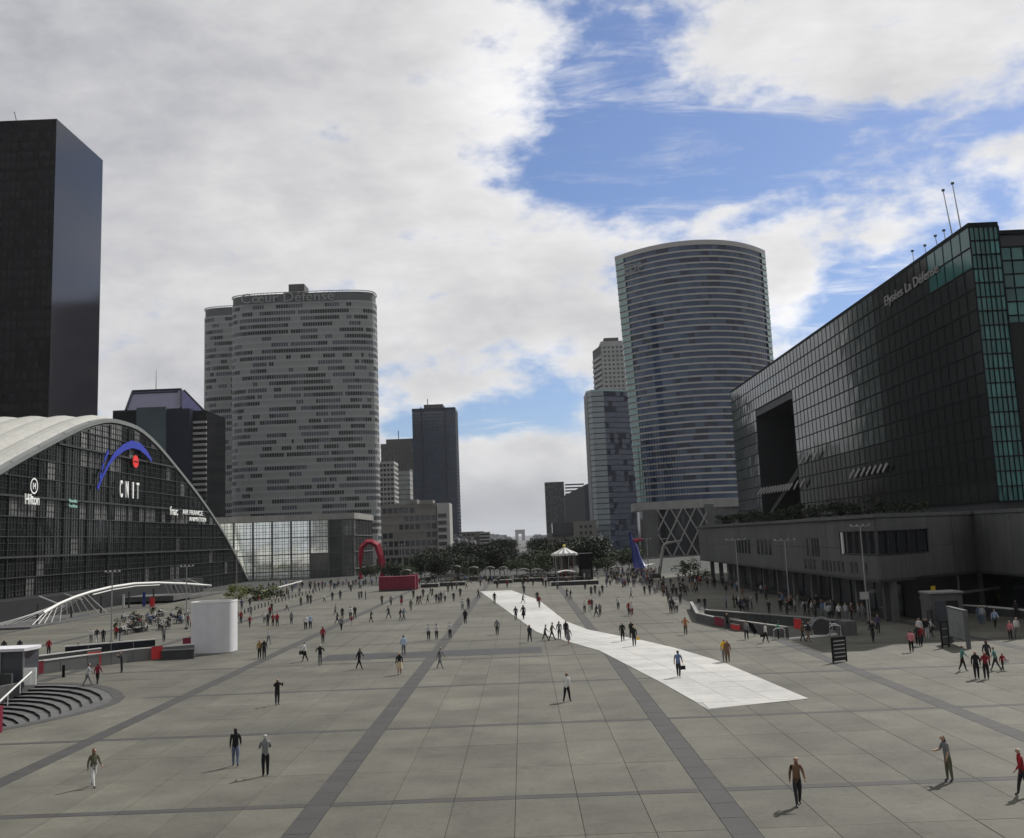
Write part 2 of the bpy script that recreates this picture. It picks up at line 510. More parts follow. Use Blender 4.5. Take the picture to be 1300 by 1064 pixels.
# the sunken round steps at the plaza's edge: outline of the opening in plan
pit_arc = [(-39.6, 83.4), (-37.6, 83.0), (-35.3, 81.6), (-33.4, 79.6), (-31.6, 76.9), (-30.3, 74.2), (-29.8, 71.9), (-29.9, 69.8), (-30.5, 67.6), (-31.3, 65.6), (-32.4, 63.6), (-34.4, 61.0), (-37.0, 59.0), (-40.0, 58.0)]
pit_arc = [(-43.2 + (x+43.2)*1.07, 67.5 + (y-67.5)*1.05) for x, y in pit_arc]
pit_poly = pit_arc + [(-46.5, 57.0), (-46.5, 73.0)]
def inside(p, poly):
    c = False
    for i in range(len(poly)):
        a, b = poly[i-1], poly[i]
        if (a[1] > p[1]) != (b[1] > p[1]) and p[0] < (b[0]-a[0])*(p[1]-a[1])/(b[1]-a[1]) + a[0]:
            c = not c
    return c
def near_pit(x, y, r):
    return any(inside((x+a*r, y+b*r), pit_poly) for a in (-1, 0, 1) for b in (-1, 0, 1))
def sheet(name, outer, holes, z, m, parent=None, kind=None, label=None):
    polys = [[Vector((x, y, 0)) for x, y in outer]] + [[Vector((x, y, 0)) for x, y in h] for h in holes]
    tris = tessellate_polygon(polys)
    flat = [p for q in polys for p in q]
    b = MB()
    b.v = [(p.x, p.y, z) for p in flat]
    b.f = [tuple(t) for t in tris]; b.m = [0]*len(b.f)
    o = b.build(name, m, parent)
    if kind: o['kind'] = kind
    return o
plaza = sheet('plaza_ground', [(-140, -60), (140, -60), (140, 262), (-140, 262)], [pit_poly], -0.05, 'joint', kind='structure')
plaza.data.polygons.foreach_set('use_smooth', [False]*len(plaza.data.polygons))
g_far = sheet('ground', [(-9000, -6000), (9000, -6000), (9000, 14000), (-9000, 14000)], [[(-139.9, -59.9), (139.9, -59.9), (139.9, 261.9), (-139.9, 261.9)]], -0.3, 'ground', kind='structure')
road = MB()
for k in range(14):
    y0, y1 = 420 + k*330, 420 + (k+1)*330
    road.quad((-16, y0, -0.1), (16, y0, -0.1), (16, y1, -0.1), (-16, y1, -0.1))
M['asphalt'] = mat('asphalt', (0.06, 0.06, 0.06), 0.85, var=0.15, scale=0.02)
tag(road.build('road', 'asphalt'), kind='structure')

# paving: bays of 15.7 m between dark bands, six slabs across, joints between them
XB = [-71.0 + 15.72*k for k in range(9)]            # dark bands run along the axis at these X
XB = [-71.2, -55.5, -39.8, -24.1, -8.4, 7.0, 22.8, 38.5, 54.2]
YB = [42 + 16*k for k in range(14)]                # cross strips (58, 74, 90 ...)
PATCH = [(-18.5, 92.6, 1.25, 97.6)]
def visible(x, y, m=30):
    px, py = proj((x, y, 0))
    return -m < px < 1300+m and py < 1064+m
slab_objs, far_slabs, cross, bands = [], MB(), [], MB()
cells = []
def patch_at(x, y):
    return any(a < x < c and b < y < d for a, b, c, d in PATCH)
for bx in range(len(XB)-1):
    x0, x1 = XB[bx]+0.5, XB[bx+1]-0.5
    w = (x1-x0)/6
    for by in range(-2, 13):
        yb = 42 + 16*by
        y0, y1 = yb+0.28, yb+16-0.28
        d = (y1-y0)/3
        for i in range(6):
            for j in range(3):
                cx, cy = x0+(i+.5)*w, y0+(j+.5)*d
                if near_pit(cx, cy, max(w, d)*0.5+0.2): continue
                if cy > 90 and cy < 98 and -18.8 < cx < 1.4: pass
                cells.append((cx, cy, w, d))
cells.sort(key=lambda c: c[1] if visible(c[0], c[1]) else 9999)
protos = {}
def slab_mesh(w, d):
    k = (round(w, 2), round(d, 2))
    if k not in protos:
        b = MB()
        hw, hd = w/2-0.010, d/2-0.010
        b.prism([(-hw, -hd), (hw, -hd), (hw, hd), (-hw, hd)], -0.06, -0.004, 0, poly1=None)
        i = len(b.v)
        b.prism([(-hw, -hd), (hw, -hd), (hw, hd), (-hw, hd)], -0.004, 0.0, 0, poly1=[(-hw+.008, -hd+.008), (hw-.008, -hd+.008), (hw-.008, hd-.008), (-hw+.008, hd-.008)])
        protos[k] = b.mesh('paving_slab', ['slab'])
    return protos[k]
for n, (cx, cy, w, d) in enumerate(cells):
    if n < 290:
        o = bpy.data.objects.new('paving_slab', slab_mesh(w, d))
        COL.objects.link(o); o.parent = plaza
        o.location = Vector((cx, cy, rng.uniform(-0.003, 0.002))) - plaza.location
        o.rotation_euler = (rng.uniform(-.0006, .0006), rng.uniform(-.0006, .0006), 0)
    else:
        hw, hd = w/2-0.02, d/2-0.02
        z = rng.uniform(-0.003, 0.001)
        far_slabs.quad((cx-hw, cy-hd, z), (cx+hw, cy-hd, z), (cx+hw, cy+hd, z), (cx-hw, cy+hd, z))
def pfix(o):
    o.location = -plaza.location
    return o
pfix(far_slabs.build('paving_slab', 'slab_far', plaza, kind='stuff'))
# the ground around the steps' opening, between whole slabs and the curved kerb
fill_cells = MB()
for bx in (1, 2):
    x0, x1 = XB[bx]+0.5, XB[bx+1]-0.5
ox0, ox1, oy0, oy1 = -54.9, -24.7, 42.4, 89.6
# dark bands along the axis: stones two metres long
bm_ = MB()
for x in XB:
    y = 10.0
    while y < 250:
        L = 2.0
        if not near_pit(x, y+1, 1.2):
            dz = rng.uniform(-0.002, 0.002)
            bm_.prism([(x-0.49, y+0.012), (x+0.49, y+0.012), (x+0.49, y+L-0.012), (x-0.49, y+L-0.012)], -0.06, 0.001+dz)
        y += L
pfix(bm_.build('band_stone', 'dark_stone', plaza, kind='stuff'))
bm_ = MB()
for by in range(-2, 13):
    y = 42 + 16*by
    for bx in range(len(XB)-1):
        x0, x1 = XB[bx]+0.5, XB[bx+1]-0.5
        for i in range(6):
            w = (x1-x0)/6
            if near_pit(x0+(i+.5)*w, y, w*.5+.2): continue
            bm_.prism([(x0+i*w+0.01, y-0.26), (x0+(i+1)*w-0.01, y-0.26), (x0+(i+1)*w-0.01, y+0.26), (x0+i*w+0.01, y+0.26)], -0.06, rng.uniform(-0.002, 0.002))
pfix(bm_.build('strip_stone', 'dark_stone', plaza, kind='stuff'))
# long dark grey inset
bm_ = MB()
for x in range(10):
    for y in range(2):
        bm_.prism([(-18.5+x*1.98, 92.6+y*2.5), (-18.5+(x+1)*1.98-.02, 92.6+y*2.5), (-18.5+(x+1)*1.98-.02, 92.6+(y+1)*2.5-.02), (-18.5+x*1.98, 92.6+(y+1)*2.5-.02)], -0.02, 0.008 + rng.uniform(0, .002))
o = pfix(bm_.build('inset_grating', 'grey_patch', plaza))
o['label'] = 'long dark grey inset panel in the paving'
bm_ = MB()
bm_.box(-31.0, 118.8, -0.02, -28.2, 119.6, 0.008)
bm_.box(12.0, 117.5, -0.02, 16.5, 118.4, 0.008)
pfix(bm_.build('drain_grate', 'grey_patch', plaza, kind='stuff'))
# infill around the steps
tp = [[Vector((x, y, 0)) for x, y in q] for q in ([(-55.0, 42.3), (-24.6, 42.3), (-24.6, 89.7), (-55.0, 89.7)], offset_poly(pit_poly, 0.0) if False else pit_poly)]
b = MB(); flat = [p for q in tp for p in q]
b.v = [(p.x, p.y, -0.012) for p in flat]; b.f = [tuple(t) for t in tessellate_polygon(tp)]; b.m = [0]*len(b.f)
pfix(b.build('paving_infill', 'slab_far', plaza))

# the white path: slabs laid over the paving
WL = [(-8.9, 205.5), (1.2, 111.3), (6.3, 92.2), (8.9, 71.6), (10.1, 60.2)]
WR = [(-2.6, 203.8), (2.1, 170.0), (4.7, 125.1), (6.6, 112.7), (10.9, 99.5), (12.9, 91.9), (14.9, 81.0), (15.5, 73.5), (16.4, 62.4)]
def edge_at(E, y):
    for a, b in zip(E, E[1:]):
        if b[1] <= y <= a[1]:
            t = (y-a[1])/(b[1]-a[1])
            return a[0] + (b[0]-a[0])*t
    return E[0][0] if y > E[0][1] else E[-1][0]
path_b = MB()
ys = [205.0]
while ys[-1] > 62.5: ys.append(max(62.5, ys[-1] - (2.4 if ys[-1] < 110 else 4.0)))
mort = MB()
for a, c in zip(ys, ys[1:]):
    mort.quad((edge_at(WL, a), a, 0.008), (edge_at(WR, a), a, 0.008), (edge_at(WR, c), c, 0.008), (edge_at(WL, c), c, 0.008))
mort.face([(edge_at(WL, 62.5), 62.5, 0.008), (16.4, 62.5, 0.008), (10.1, 60.2, 0.008)])
wp = mort.build('white_path', 'pale')
wp['kind'] = 'structure'; wp['label'] = 'white slab path crossing the plaza diagonally'
for k, (a, c) in enumerate(zip(ys, ys[1:])):
    n = 3 if a < 118 else 1
    for j in range(n):
        def pt(E0, y, t): return edge_at(WL, y)*(1-t) + edge_at(WR, y)*t
        g_ = 0.0022 if n == 3 else 0.001
        t0, t1 = j/n + (g_ if j else 0), (j+1)/n - (g_ if j < n-1 else 0)
        q = MB()
        z = 0.034 + rng.uniform(-.002, .002)
        P4 = [(pt(0, c, t0), c+.02), (pt(0, c, t1), c+.02), (pt(0, a, t1), a-.02), (pt(0, a, t0), a-.02)]
        q.prism(P4, 0.0, z)
        o = q.build('path_slab', 'white_slab', wp); o.location = -wp.location
q = MB(); q.prism([(10.15, 60.3), (16.35, 62.46), (10.15+.02, 62.46)], 0.0, 0.034)
o = q.build('path_slab', 'white_slab', wp); o.location = -wp.location

# ------------------------------------------------------------------ round sunken steps
steps = empty('sunken_steps', (-38, 72, 0), 'round amphitheatre steps sunk into the plaza beside the white handrail', 'steps')
cx0, cy0 = -43.2, 66.8
def shrink(t, poly=pit_arc):
    return [(cx0 + (x-cx0)*t, cy0 + (y-cy0)*t) for x, y in poly]
for k in range(16):
    t0, t1 = 1 - k*0.042, 1 - (k+1)*0.042
    a, c = shrink(t0), shrink(t1)
    z = -0.02 - k*0.155
    tr, ri = MB(), MB()
    for i in range(len(a)-1):
        tr.quad((*a[i], z), (*a[i+1], z), (*c[i+1], z), (*c[i], z))
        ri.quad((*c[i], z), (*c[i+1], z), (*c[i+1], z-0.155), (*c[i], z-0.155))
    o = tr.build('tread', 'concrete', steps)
    ri.build('riser', 'black_frame', o)  # shade on the risers put into their near-black colour
a = shrink(1 - 16*0.042)
q = MB(); q.face([(x, y, -0.02-16*0.155) for x, y in a] + [(-46.4, 58.2, -2.5), (-46.4, 72.5, -2.5)]); q.build('floor_slab', 'concrete_dark', steps)
q = MB()
for i in range(len(pit_arc)-1):
    out = offset_poly(pit_poly[::-1], 0.8)[::-1]
    q.prism([pit_arc[i], pit_arc[i+1], out[i+1], out[i]], -0.1, 0.006)
q.build('kerb', 'dark_stone', steps)
# retaining wall and ramp beside the steps with a white handrail
q = MB()
q.bar((-46.5, 58), (-39.4, 83.6), -2.4, 0.45, -0.02, 0.35)
q.build('side_wall', 'concrete', steps)
hr = empty('handrail', (-40, 80, 0), 'sloping white handrail with a small white notice panel at its top end', 'handrail')
pa, pb = at(40, 853, 82), at(-14, 903, 68)
MB().tube([pa, pb], 0.06, 6).build('rail', 'white_paint', hr)
q = MB()
for t in (0.02, 0.3, 0.6, 0.9):
    p = pa.lerp(pb, t); q.tube([(p.x, p.y, min(0.3, p.z-0.8)), p], 0.035, 6)
q.build('baluster', 'white_paint', hr, kind='stuff')
q = MB(); q.box(-39.5, 82.2, 0.2, -38.5, 82.28, 1.5); q.build('notice_panel', 'white_cloth', hr)

# the white monumental steps under the viewpoint and the hollow cube building behind it (they show in the glass of the hall)
q = MB()
for k in range(56):
    y = 27.5 - k*0.5; z = (k+1)*0.152
    q.box(-34, -40, z-0.152, 34, y, z)
o = q.build('steps', 'white_slab'); o['kind'] = 'structure'
M['marble'] = mat('marble', (0.50, 0.50, 0.48), 0.45, var=0.05)
q = MB()
q.box(-54, -150, 0, -35, -42, 104); q.box(35, -150, 0, 54, -42, 104); q.box(-35, -150, 88, 35, -42, 104); q.box(-35, -149, 0, 35, -42, 8.4)
o = q.build('cube_building_wall', 'marble'); o['kind'] = 'structure'

# ================================================================== TOWERS
def glass_cells(b, poly, z0, z1, rows, cw, mats_w, hfrac=1.0, jit=0.0, runs=1, sides=None):
    """quads floor by floor round an outline; mats_w lists (material index, weight); a glass type repeats over runs"""
    rh = (z1-z0)/rows
    n = len(poly)
    for r in range(rows):
        left, cur = 0, 0
        for k in range(n):
            if sides is not None and k not in sides: continue
            a, c = poly[k], poly[(k+1) % n]
            L = hypot(c[0]-a[0], c[1]-a[1])
            nc = max(1, round(L/cw))
            nx, ny = (c[1]-a[1])/L, -(c[0]-a[0])/L
            for i in range(nc):
                if left <= 0:
                    q = rng.random()*sum(w for _, w in mats_w)
                    for mi, w in mats_w:
                        q -= w
                        if q <= 0: cur = mi; break
                    left = 1 if runs == 1 else rng.randint(1, runs)
                left -= 1
                t0, t1 = i/nc, (i+1)/nc
                x0, y0 = a[0]+(c[0]-a[0])*t0, a[1]+(c[1]-a[1])*t0
                x1, y1 = a[0]+(c[0]-a[0])*t1, a[1]+(c[1]-a[1])*t1
                za, zb = z0+r*rh, z0+(r+1)*rh
                ja, jb = rng.uniform(-jit, jit), rng.uniform(-jit, jit)
                b.quad((x0+nx*ja, y0+ny*ja, za), (x1+nx*jb, y1+ny*jb, za), (x1+nx*ja, y1+ny*ja, zb), (x0+nx*jb, y0+ny*jb, zb), cur)
def tower(name, label, poly, z0, z1, rows, cw, glass, gw, band, bandh=0.35, proud=0.25, mull=None, mullw=0.2, runs=1, roof='concrete_dark', category='office tower', parapet=1.5, jit=0.0, mstep=1):
    xs = [p[0] for p in poly]; ys_ = [p[1] for p in poly]
    root = empty(name, ((min(xs)+max(xs))/2, (min(ys_)+max(ys_))/2, z0), label, category)
    b = MB()
    glass_cells(b, poly, z0, z1, rows, cw, gw, runs=runs, jit=jit)
    b.build('glazing', glass, root, kind='stuff')
    op = offset_poly(poly, proud)
    rh = (z1-z0)/rows
    s0 = MB(); s0.prism(op, 0, bandh*rh)
    me = s0.mesh('spandrel', [band])
    for r in range(rows):
        o = bpy.data.objects.new('spandrel', me); COL.objects.link(o); o.parent = root
        o.location = Vector((0, 0, z0 + r*rh)) - root.location
    if mull:
        q = MB()
        n = len(poly)
        for k in range(n):
            a, c = poly[k], poly[(k+1) % n]
            L = hypot(c[0]-a[0], c[1]-a[1]); nc = max(1, round(L/(cw*mstep)))
            for i in range(nc):
                t0 = i/nc; w = mullw/L
                p0 = (a[0]+(c[0]-a[0])*t0, a[1]+(c[1]-a[1])*t0); p1 = (a[0]+(c[0]-a[0])*(t0+w), a[1]+(c[1]-a[1])*(t0+w))
                q.bar(p0, p1, z0, z1, 0, proud*0.8)
        q.build('mullion', mull, root, kind='stuff')
    q = MB(); q.prism(offset_poly(poly, proud+0.05), z1, z1+parapet)
    q.build('parapet', band, root)
    q = MB(); q.prism(offset_poly(poly, -0.6), z1+parapet-0.2, z1+parapet+0.02); q.build('roof', roof, root)
    return root
def rect(x0, y0, x1, y1): return [(x0, y0), (x1, y0), (x1, y1), (x0, y1)]
def rot_rect(cx, cy, w, d, a):
    c, s_ = cos(a), sin(a)
    return [(cx + x*c - y*s_, cy + x*s_ + y*c) for x, y in ((-w/2, -d/2), (w/2, -d/2), (w/2, d/2), (-w/2, d/2))]
def stadium(cx, cy, a, b_, n=4, p=2.6, off=0.0):
    pts = []
    N_ = 40
    for k in range(N_):
        w = 2*pi*k/N_
        c, s_ = cos(w), sin(w)
        pts.append((cx + a*math.copysign(abs(c)**(2/p), c), cy + b_*math.copysign(abs(s_)**(2/p), s_)))
    return pts

# black granite tower on the left
R_ = tower('black_tower', 'tall black slab tower rising behind the white shell roof', rect(-219.5, 378, -175.4, 422), 0, 174, 44, 2.2,
           ['black_glass', 'black_wall'], [(0, 3), (1, 1)], 'black_wall', 0.42, 0.10, 'black_frame', 0.5, jit=0.02, roof='black_wall', parapet=5)
q = MB(); glass_cells(q, rect(-219.5, 377.8, -175.15, 422.2), 0, 179, 44, 2.2, [(0, 1)], sides=[1], jit=0.004); q.build('side_glazing', 'black_gloss', R_)
q = MB()
for x, y in ((-200, 380), (-192, 381)):
    q.tube([(x, y, 178), (x-1.5, y, 184)], 0.15, 4)
q.build('antenna', 'dark_metal', R_)

# Coeur towers: two rounded slabs
def coeur(cx, cy, a, b_, z1, name, label, plant):
    pl = stadium(cx, cy, a, b_, p=3.4)
    r = tower(name, label, pl, 0, z1, 40, 1.35, ['coeur_a', 'coeur_b', 'coeur_c'], [(0, 36), (1, 34), (2, 26)], 'coeur_wall', 0.40, 0.10, 'coeur_wall', 0.20, runs=6, parapet=1.2, mstep=1)
    q = MB(); q.prism(offset_poly(pl, -0.4), z1+1.2, z1+6.2); q.build('plant_floor', 'coeur_top', r)
    q = MB()
    op = offset_poly(pl, 0.1)
    for k in range(len(op)):
        A, B_ = Vector((*op[k], z1+6.9)), Vector((*op[(k+1) % len(op)], z1+6.9))
        q.beam(A, B_, 0.35, 0.35)
        for t in (0, .33, .66):
            p = A.lerp(B_, t); q.beam((p.x, p.y, z1+6.1), p, 0.25, 0.25)
    q.build('roof_rail', 'pale', r, kind='stuff')
    return r
cf = coeur(-119.2, 571, 40.7, 13, 144.5, 'rounded_tower', 'wide rounded grey office tower with pale roof lettering, nearer of the twin slabs', True)
q = MB(); q.box(-126.0, 560, 150, -117.2, 572, 156.4); q.build('plant_room', 'concrete', cf)
text('Cœur Défense', 7.6, (-152.5, 557.2, 145.9), (pi/2, 0, 0), 'sign_grey', 'lettering', cf, 0.2, 1.15)
coeur(-160, 618, 30, 13, 149.5, 'rounded_tower', 'rounded grey tower half hidden behind its wider twin', False)

# curved glass tower on the right with striped floors
EX, EY = 90.2, 503.0
def edf_poly(z):
    k = max(0.0, (150-z)/150)
    xl, xr = -37.8 + 5.5*k, 37.5
    pts = []
    for i in range(25):
        t = -1 + 2*i/24
        pts.append((EX + (xl if t < 0 else xr)*abs(t)*1.0, EY - 24*(1-abs(t)**2.1)))
    for i in range(1, 12):
        t = 1 - 2*i/12
        pts.append((EX + (xl if t < 0 else xr)*abs(t)*0.97, EY + 2 + 15*(1-abs(t)**2.1)))
    return pts
ed = empty('curved_tower', (EX, EY, 0), 'curved glass tower with pale horizontal floor bands', 'office tower')
NF, Z0E, Z1E = 40, 24.0, 146.5
g0 = MB()
rh = (Z1E-Z0E)/NF
for r in range(NF):
    z = Z0E + r*rh
    p = edf_poly(z)
    glass_cells(g0, p, z, z+rh, 1, 1.5, [(0, 6), (1, 4), (2, 2)], runs=4, jit=0.01)
    ends = MB()
    s0 = MB(); s0.prism(offset_poly(p, 0.22), z, z+rh*0.25)
    s0.build('floor_band', 'edf_band', ed)
    s1 = MB()
    s1.prism([(p[24][0]-2.6, p[24][1]-4.5), (p[24][0]+0.35, p[24][1]-0.4), (p[24][0]+0.3, p[24][1]+2.2), (p[24][0]-2.5, p[24][1]+2)], z+rh*0.32, z+rh*0.98)
    s1.build('end_glazing', 'edf_green', ed)
    s1 = MB()
    s1.prism([(p[0][0]+3.2, p[0][1]-5.0), (p[0][0]+2.4, p[0][1]+2), (p[0][0]-0.35, p[0][1]+1.8), (p[0][0]-0.4, p[0][1]-0.5)], z+rh*0.32, z+rh*0.98)
    s1.build('end_glazing', 'edf_green', ed)
g0.build('glazing', ['edf_a', 'edf_b', 'edf_c'], ed, kind='stuff')
q = MB()
p = edf_poly(60)
for i in range(60):
    t = i/60*24; k = int(t); f = t-k
    for seg in range(1):
        a = (p[k][0]+(p[k+1][0]-p[k][0])*f, p[k][1]+(p[k+1][1]-p[k][1])*f)
        c = (a[0]+0.14, a[1]+(p[k+1][1]-p[k][1])/max(0.1, abs(p[k+1][0]-p[k][0]))*0.14)
        if a[0] > EX-33: q.bar(a, c, Z0E, Z1E, 0, 0.12)
q.build('mullion', 'navy', ed, kind='stuff')
q = MB(); q.prism(offset_poly(edf_poly(148), 0.3), Z1E, Z1E+2.4); q.build('parapet', 'edf_band', ed)
text('EDF', 6.0, (EX-35.0, EY-8.5, 137.5), (pi/2, 0, radians(-33)), 'sign_grey', 'lettering', ed, 0.1)
# its base: pale ring, lattice screen and side walls
q = MB()
ring = stadium(EX-1.5, EY-8, 35, 26, p=2.8)
q.prism(offset_poly(ring, 1.0), 20.5, 24.2); q.build('canopy_ring', 'concrete_light', ed)
q = MB(); q.prism(offset_poly(ring, -1.5), -1, 20.5); q.build('base_wall', 'window_dark', ed)
base = [at(833, 640, 468), at(897, 640, 468)]
q = MB(); q.bar((at(815, 640, 470).x, 470), (at(834, 640, 468).x, 468), -1, 20.6, -6, 0.5); q.build('side_panel', 'concrete', ed)
q = MB(); q.bar((at(894, 640, 468).x, 468), (at(936, 640, 470).x, 470), -1, 22, -6, 0.5); q.build('side_panel', 'concrete', ed)
xa, xb = at(833, 640, 466).x, at(896, 640, 466).x
for s_ in (1, -1):
    for k in range(-4, 8):
        H_ = 21.5; run = 11.5; step = 6.1
        p0 = Vector((xa + k*step, 465.6 - (s_ > 0)*0.25, -0.6)); p1 = Vector((xa + k*step + run, 465.6 - (s_ > 0)*0.25, -0.6+H_))
        if s_ < 0: p0.z, p1.z = p1.z, p0.z
        # clip to the opening
        t0, t1 = max(0, (xa-p0.x)/run), min(1, (xb-p0.x)/run)
        if t1-t0 < 0.05: continue
        MB().beam(p0.lerp(p1, t0), p0.lerp(p1, t1), 0.85, 0.5).build('lattice_bar', 'concrete_light', ed)

# white tower behind, with square windows
def box_tower(name, label, pxl, pxr, pyt, Y, depth, rows, cw, glass, gw, band, bandh=0.35, proud=0.25, mull=None, mullw=0.2, z0=0, ang=0.0, **kw):
    pl, pr = at(pxl, pyt, Y), at(pxr, pyt, Y)
    zt = at((pxl+pxr)/2, pyt, Y).z
    cx, w = (pl.x+pr.x)/2, pr.x-pl.x
    poly = [(cx - w/2, Y), (cx + w/2, Y), (cx + w/2, Y+depth), (cx - w/2, Y+depth)]
    if ang:
        c, s_ = cos(ang), sin(ang)
        poly = [(cx + (x-cx)*c - (y-Y)*s_, Y + (x-cx)*s_ + (y-Y)*c) for x, y in poly]
    par = kw.pop('parapet', 1.5)
    return tower(name, label, poly, z0, zt-par, rows, cw, glass, gw, band, bandh, proud, mull, mullw, parapet=par, **kw)
wt_ = box_tower('concrete_tower', 'pale concrete tower with square windows behind the dark glass slab', 763, 800, 433, 760, 28, 46, 3.0, ['window_dark', 'window_mid'], [(0, 2), (1, 1)], 'pale', 0.52, 0.4, 'pale', 1.5, parapet=4, ang=0.0)
q = MB(); x = at(775, 430, 766).x; z = at(775, 433, 766).z
q.box(x-5, 766, z-1, x+6, 776, z+2.5); q.build('plant_room', 'concrete', wt_)
q = MB()
pl = at(763, 433, 760)
sp = [(at(752, 440, 785).x, 786), (pl.x-0.1, 760.2), (pl.x-0.1, 786)]
q.prism(sp, 0, pl.z-3); o = q.build('side_wing', 'concrete', wt_)
for k in range(int((pl.z-12)/4.0)):
    q = MB(); q.bar((sp[0][0], 786), (sp[1][0], 760.2), 6+k*4.0, 8.2+k*4.0, 0, 0.5)
    q.build('balcony', 'pale', wt_)

# dark glass slab with angled facets left of the striped tower
def facet_tower():
    Y = 640
    A, B_, C_, D_ = at(744, 500, Y+6), at(750.5, 498, Y), at(766, 497, Y-1), at(812, 495, Y+8)
    zt = at(760, 497, Y).z
    r = empty('faceted_glass_tower', ((A.x+D_.x)/2, Y, 0), 'slim teal glass tower with angled facets left of the striped curved tower', 'office tower')
    pts = [(A.x, Y+6), (B_.x, Y), (C_.x, Y-1), (D_.x, Y+10), (D_.x, Y+30), (A.x, Y+30)]
    for i, m in enumerate((['teal_glass'], ['teal_glass'], ['blue_glass', 'navy'])):  # light and dark reflections put into the facets' glass colours
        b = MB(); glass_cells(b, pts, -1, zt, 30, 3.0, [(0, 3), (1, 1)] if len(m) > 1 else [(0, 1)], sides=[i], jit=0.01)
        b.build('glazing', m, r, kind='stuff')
    b = MB(); glass_cells(b, pts, -1, zt, 30, 6.0, [(0, 1)], sides=[3, 4, 5]); b.build('rear_wall', 'navy', r)
    s0 = MB(); s0.prism(offset_poly(pts, 0.1), 0, 0.5); me = s0.mesh('spandrel', ['navy'])
    for k in range(30):
        o = bpy.data.objects.new('spandrel', me); COL.objects.link(o); o.parent = r
        o.location = Vector((0, 0, -1 + k*(zt+1)/30)) - r.location
    b = MB(); b.prism(offset_poly(pts, 0.15), zt, zt+1.2); b.build('parapet', 'edf_green', r)
    b = MB(); b.tube([(pts[0][0]+.3, pts[0][1]-.3, 0), (pts[0][0]+.3, pts[0][1]-.3, zt)], 0.7, 6); b.build('corner_strip', 'pale', r)
facet_tower()

# towers in the middle distance
gan = box_tower('blue_tower', 'dark blue glass tower standing alone at the end of the left-hand row', 523, 577.5, 518, 900, 38, 42, 2.6, ['blue_glass', 'blue_glass_b'], [(0, 3), (1, 2)], 'navy', 0.30, 0.15, 'navy', 0.5, parapet=3, runs=5, jit=0.01)
pl, pr = at(523, 518, 899), at(577.5, 518, 899)
zt = pl.z
q = MB(); q.prism(rect(pl.x+7.5, 897.6, pl.x+8.5, 899.9), 0, zt); q.prism(rect(pr.x-10.0, 897.6, pr.x-9.0, 899.9), 0, zt); q.build('corner_fin', 'navy', gan)
q = MB(); q.prism(rect(pl.x+10, 905, pr.x-11, 925), zt-1, zt+3.2); q.tube([(pl.x+13, 910, zt+3), (pl.x+13, 910, zt+9)], 0.35, 4); q.build('roof_plant', 'dark_metal', gan)
bt_ = box_tower('brown_tower', 'brown ribbed tower with a notched top behind the blue glass tower', 483.5, 530, 563, 1050, 30, 26, 3.2, ['window_dark', 'window_mid'], [(0, 2), (1, 1)], 'brown_wall', 0.25, 0.3, 'brown_wall', 1.8, parapet=5, mstep=1)
pl = at(490, 558, 1052); q = MB(); q.box(pl.x, 1052, pl.z-6, pl.x+29, 1078, pl.z); q.build('plant_room', 'brown_wall', bt_)
pl = at(505, 558, 1053); q = MB(); q.tube([(pl.x, 1060, pl.z), (pl.x, 1060, pl.z+10)], 0.4, 4); q.build('antenna', 'dark_metal', bt_)
box_tower('striped_block', 'small white block with stepped striped balconies beside the brown tower', 481, 499, 586, 620, 20, 20, 2.2, ['window_dark', 'window_mid'], [(0, 2), (1, 1)], 'pale', 0.42, 0.6, 'pale', 0.5)
box_tower('pale_slab_block', 'plain pale grey slab block between the striped block and the blue tower', 502, 520, 595, 680, 18, 18, 3.0, ['coeur_wall', 'coeur_a'], [(0, 2), (1, 1)], 'concrete', 0.15, 0.1)
mb_ = box_tower('beige_midrise', 'long beige mid-rise office block with dark windows at the foot of the blue tower', 484, 553, 640, 430, 20, 6, 2.2, ['window_dark', 'beige', 'window_mid'], [(0, 5), (1, 4), (2, 3)], 'beige', 0.36, 0.3, 'beige', 0.5, runs=4, z0=4)
pl = at(553, 640, 428); q = MB(); q.box(pl.x+0.4, 429, 4, pl.x+5.6, 446, pl.z+0.4)
o = q.build('end_wing', 'pale', mb_)
for k in range(6):
    q = MB(); q.box(pl.x+0.8, 428.6, 5.5+k*2.9, pl.x+4.2, 428.99, 7.0+k*2.9); q.build('window', 'window_dark', mb_)
q = MB(); a = at(478, 700, 432); q.box(a.x, 431, -1, pl.x+6, 450, 4.0); q.build('podium', 'concrete_dark', mb_)
for k in range(12):
    q = MB(); x = a.x + 3 + k*2.6; q.box(x, 430.2, -0.5, x+0.6, 430.9, 4.0); q.build('column', 'beige', mb_)
for k, (x0, x1, yt, hh) in enumerate([(489, 511, 643, 5), (520, 530, 637, 3), (533, 550, 638, 2.5)]):
    a, c = at(x0, yt, 431), at(x1, yt, 431)
    q = MB(); q.box(a.x, 429.2-k*.01, a.z-1.0, c.x, 440, a.z+0.8); q.build('roof_block', 'beige', mb_)
lb = box_tower('balcony_block', 'low grey apartment block with white balconies near the tree tops', 586, 613, 675, 700, 25, 6, 3.0, ['window_dark', 'beige'], [(0, 1), (1, 2)], 'beige', 0.5, 0.2, 'beige', 0.6, category='apartment block')
a, c = at(610, 676, 690), at(621, 676, 690)
q = MB(); q.box(a.x, 691, 0, c.x, 712, a.z); q.build('corner_wing', 'brown_wall', lb)
for k in range(7):
    q = MB(); q.box(a.x-0.5, 689.2, 1+k*2.2, c.x+0.5-0.4*k*0, 691, 2.0+k*2.2); q.build('balcony', 'pale', lb)

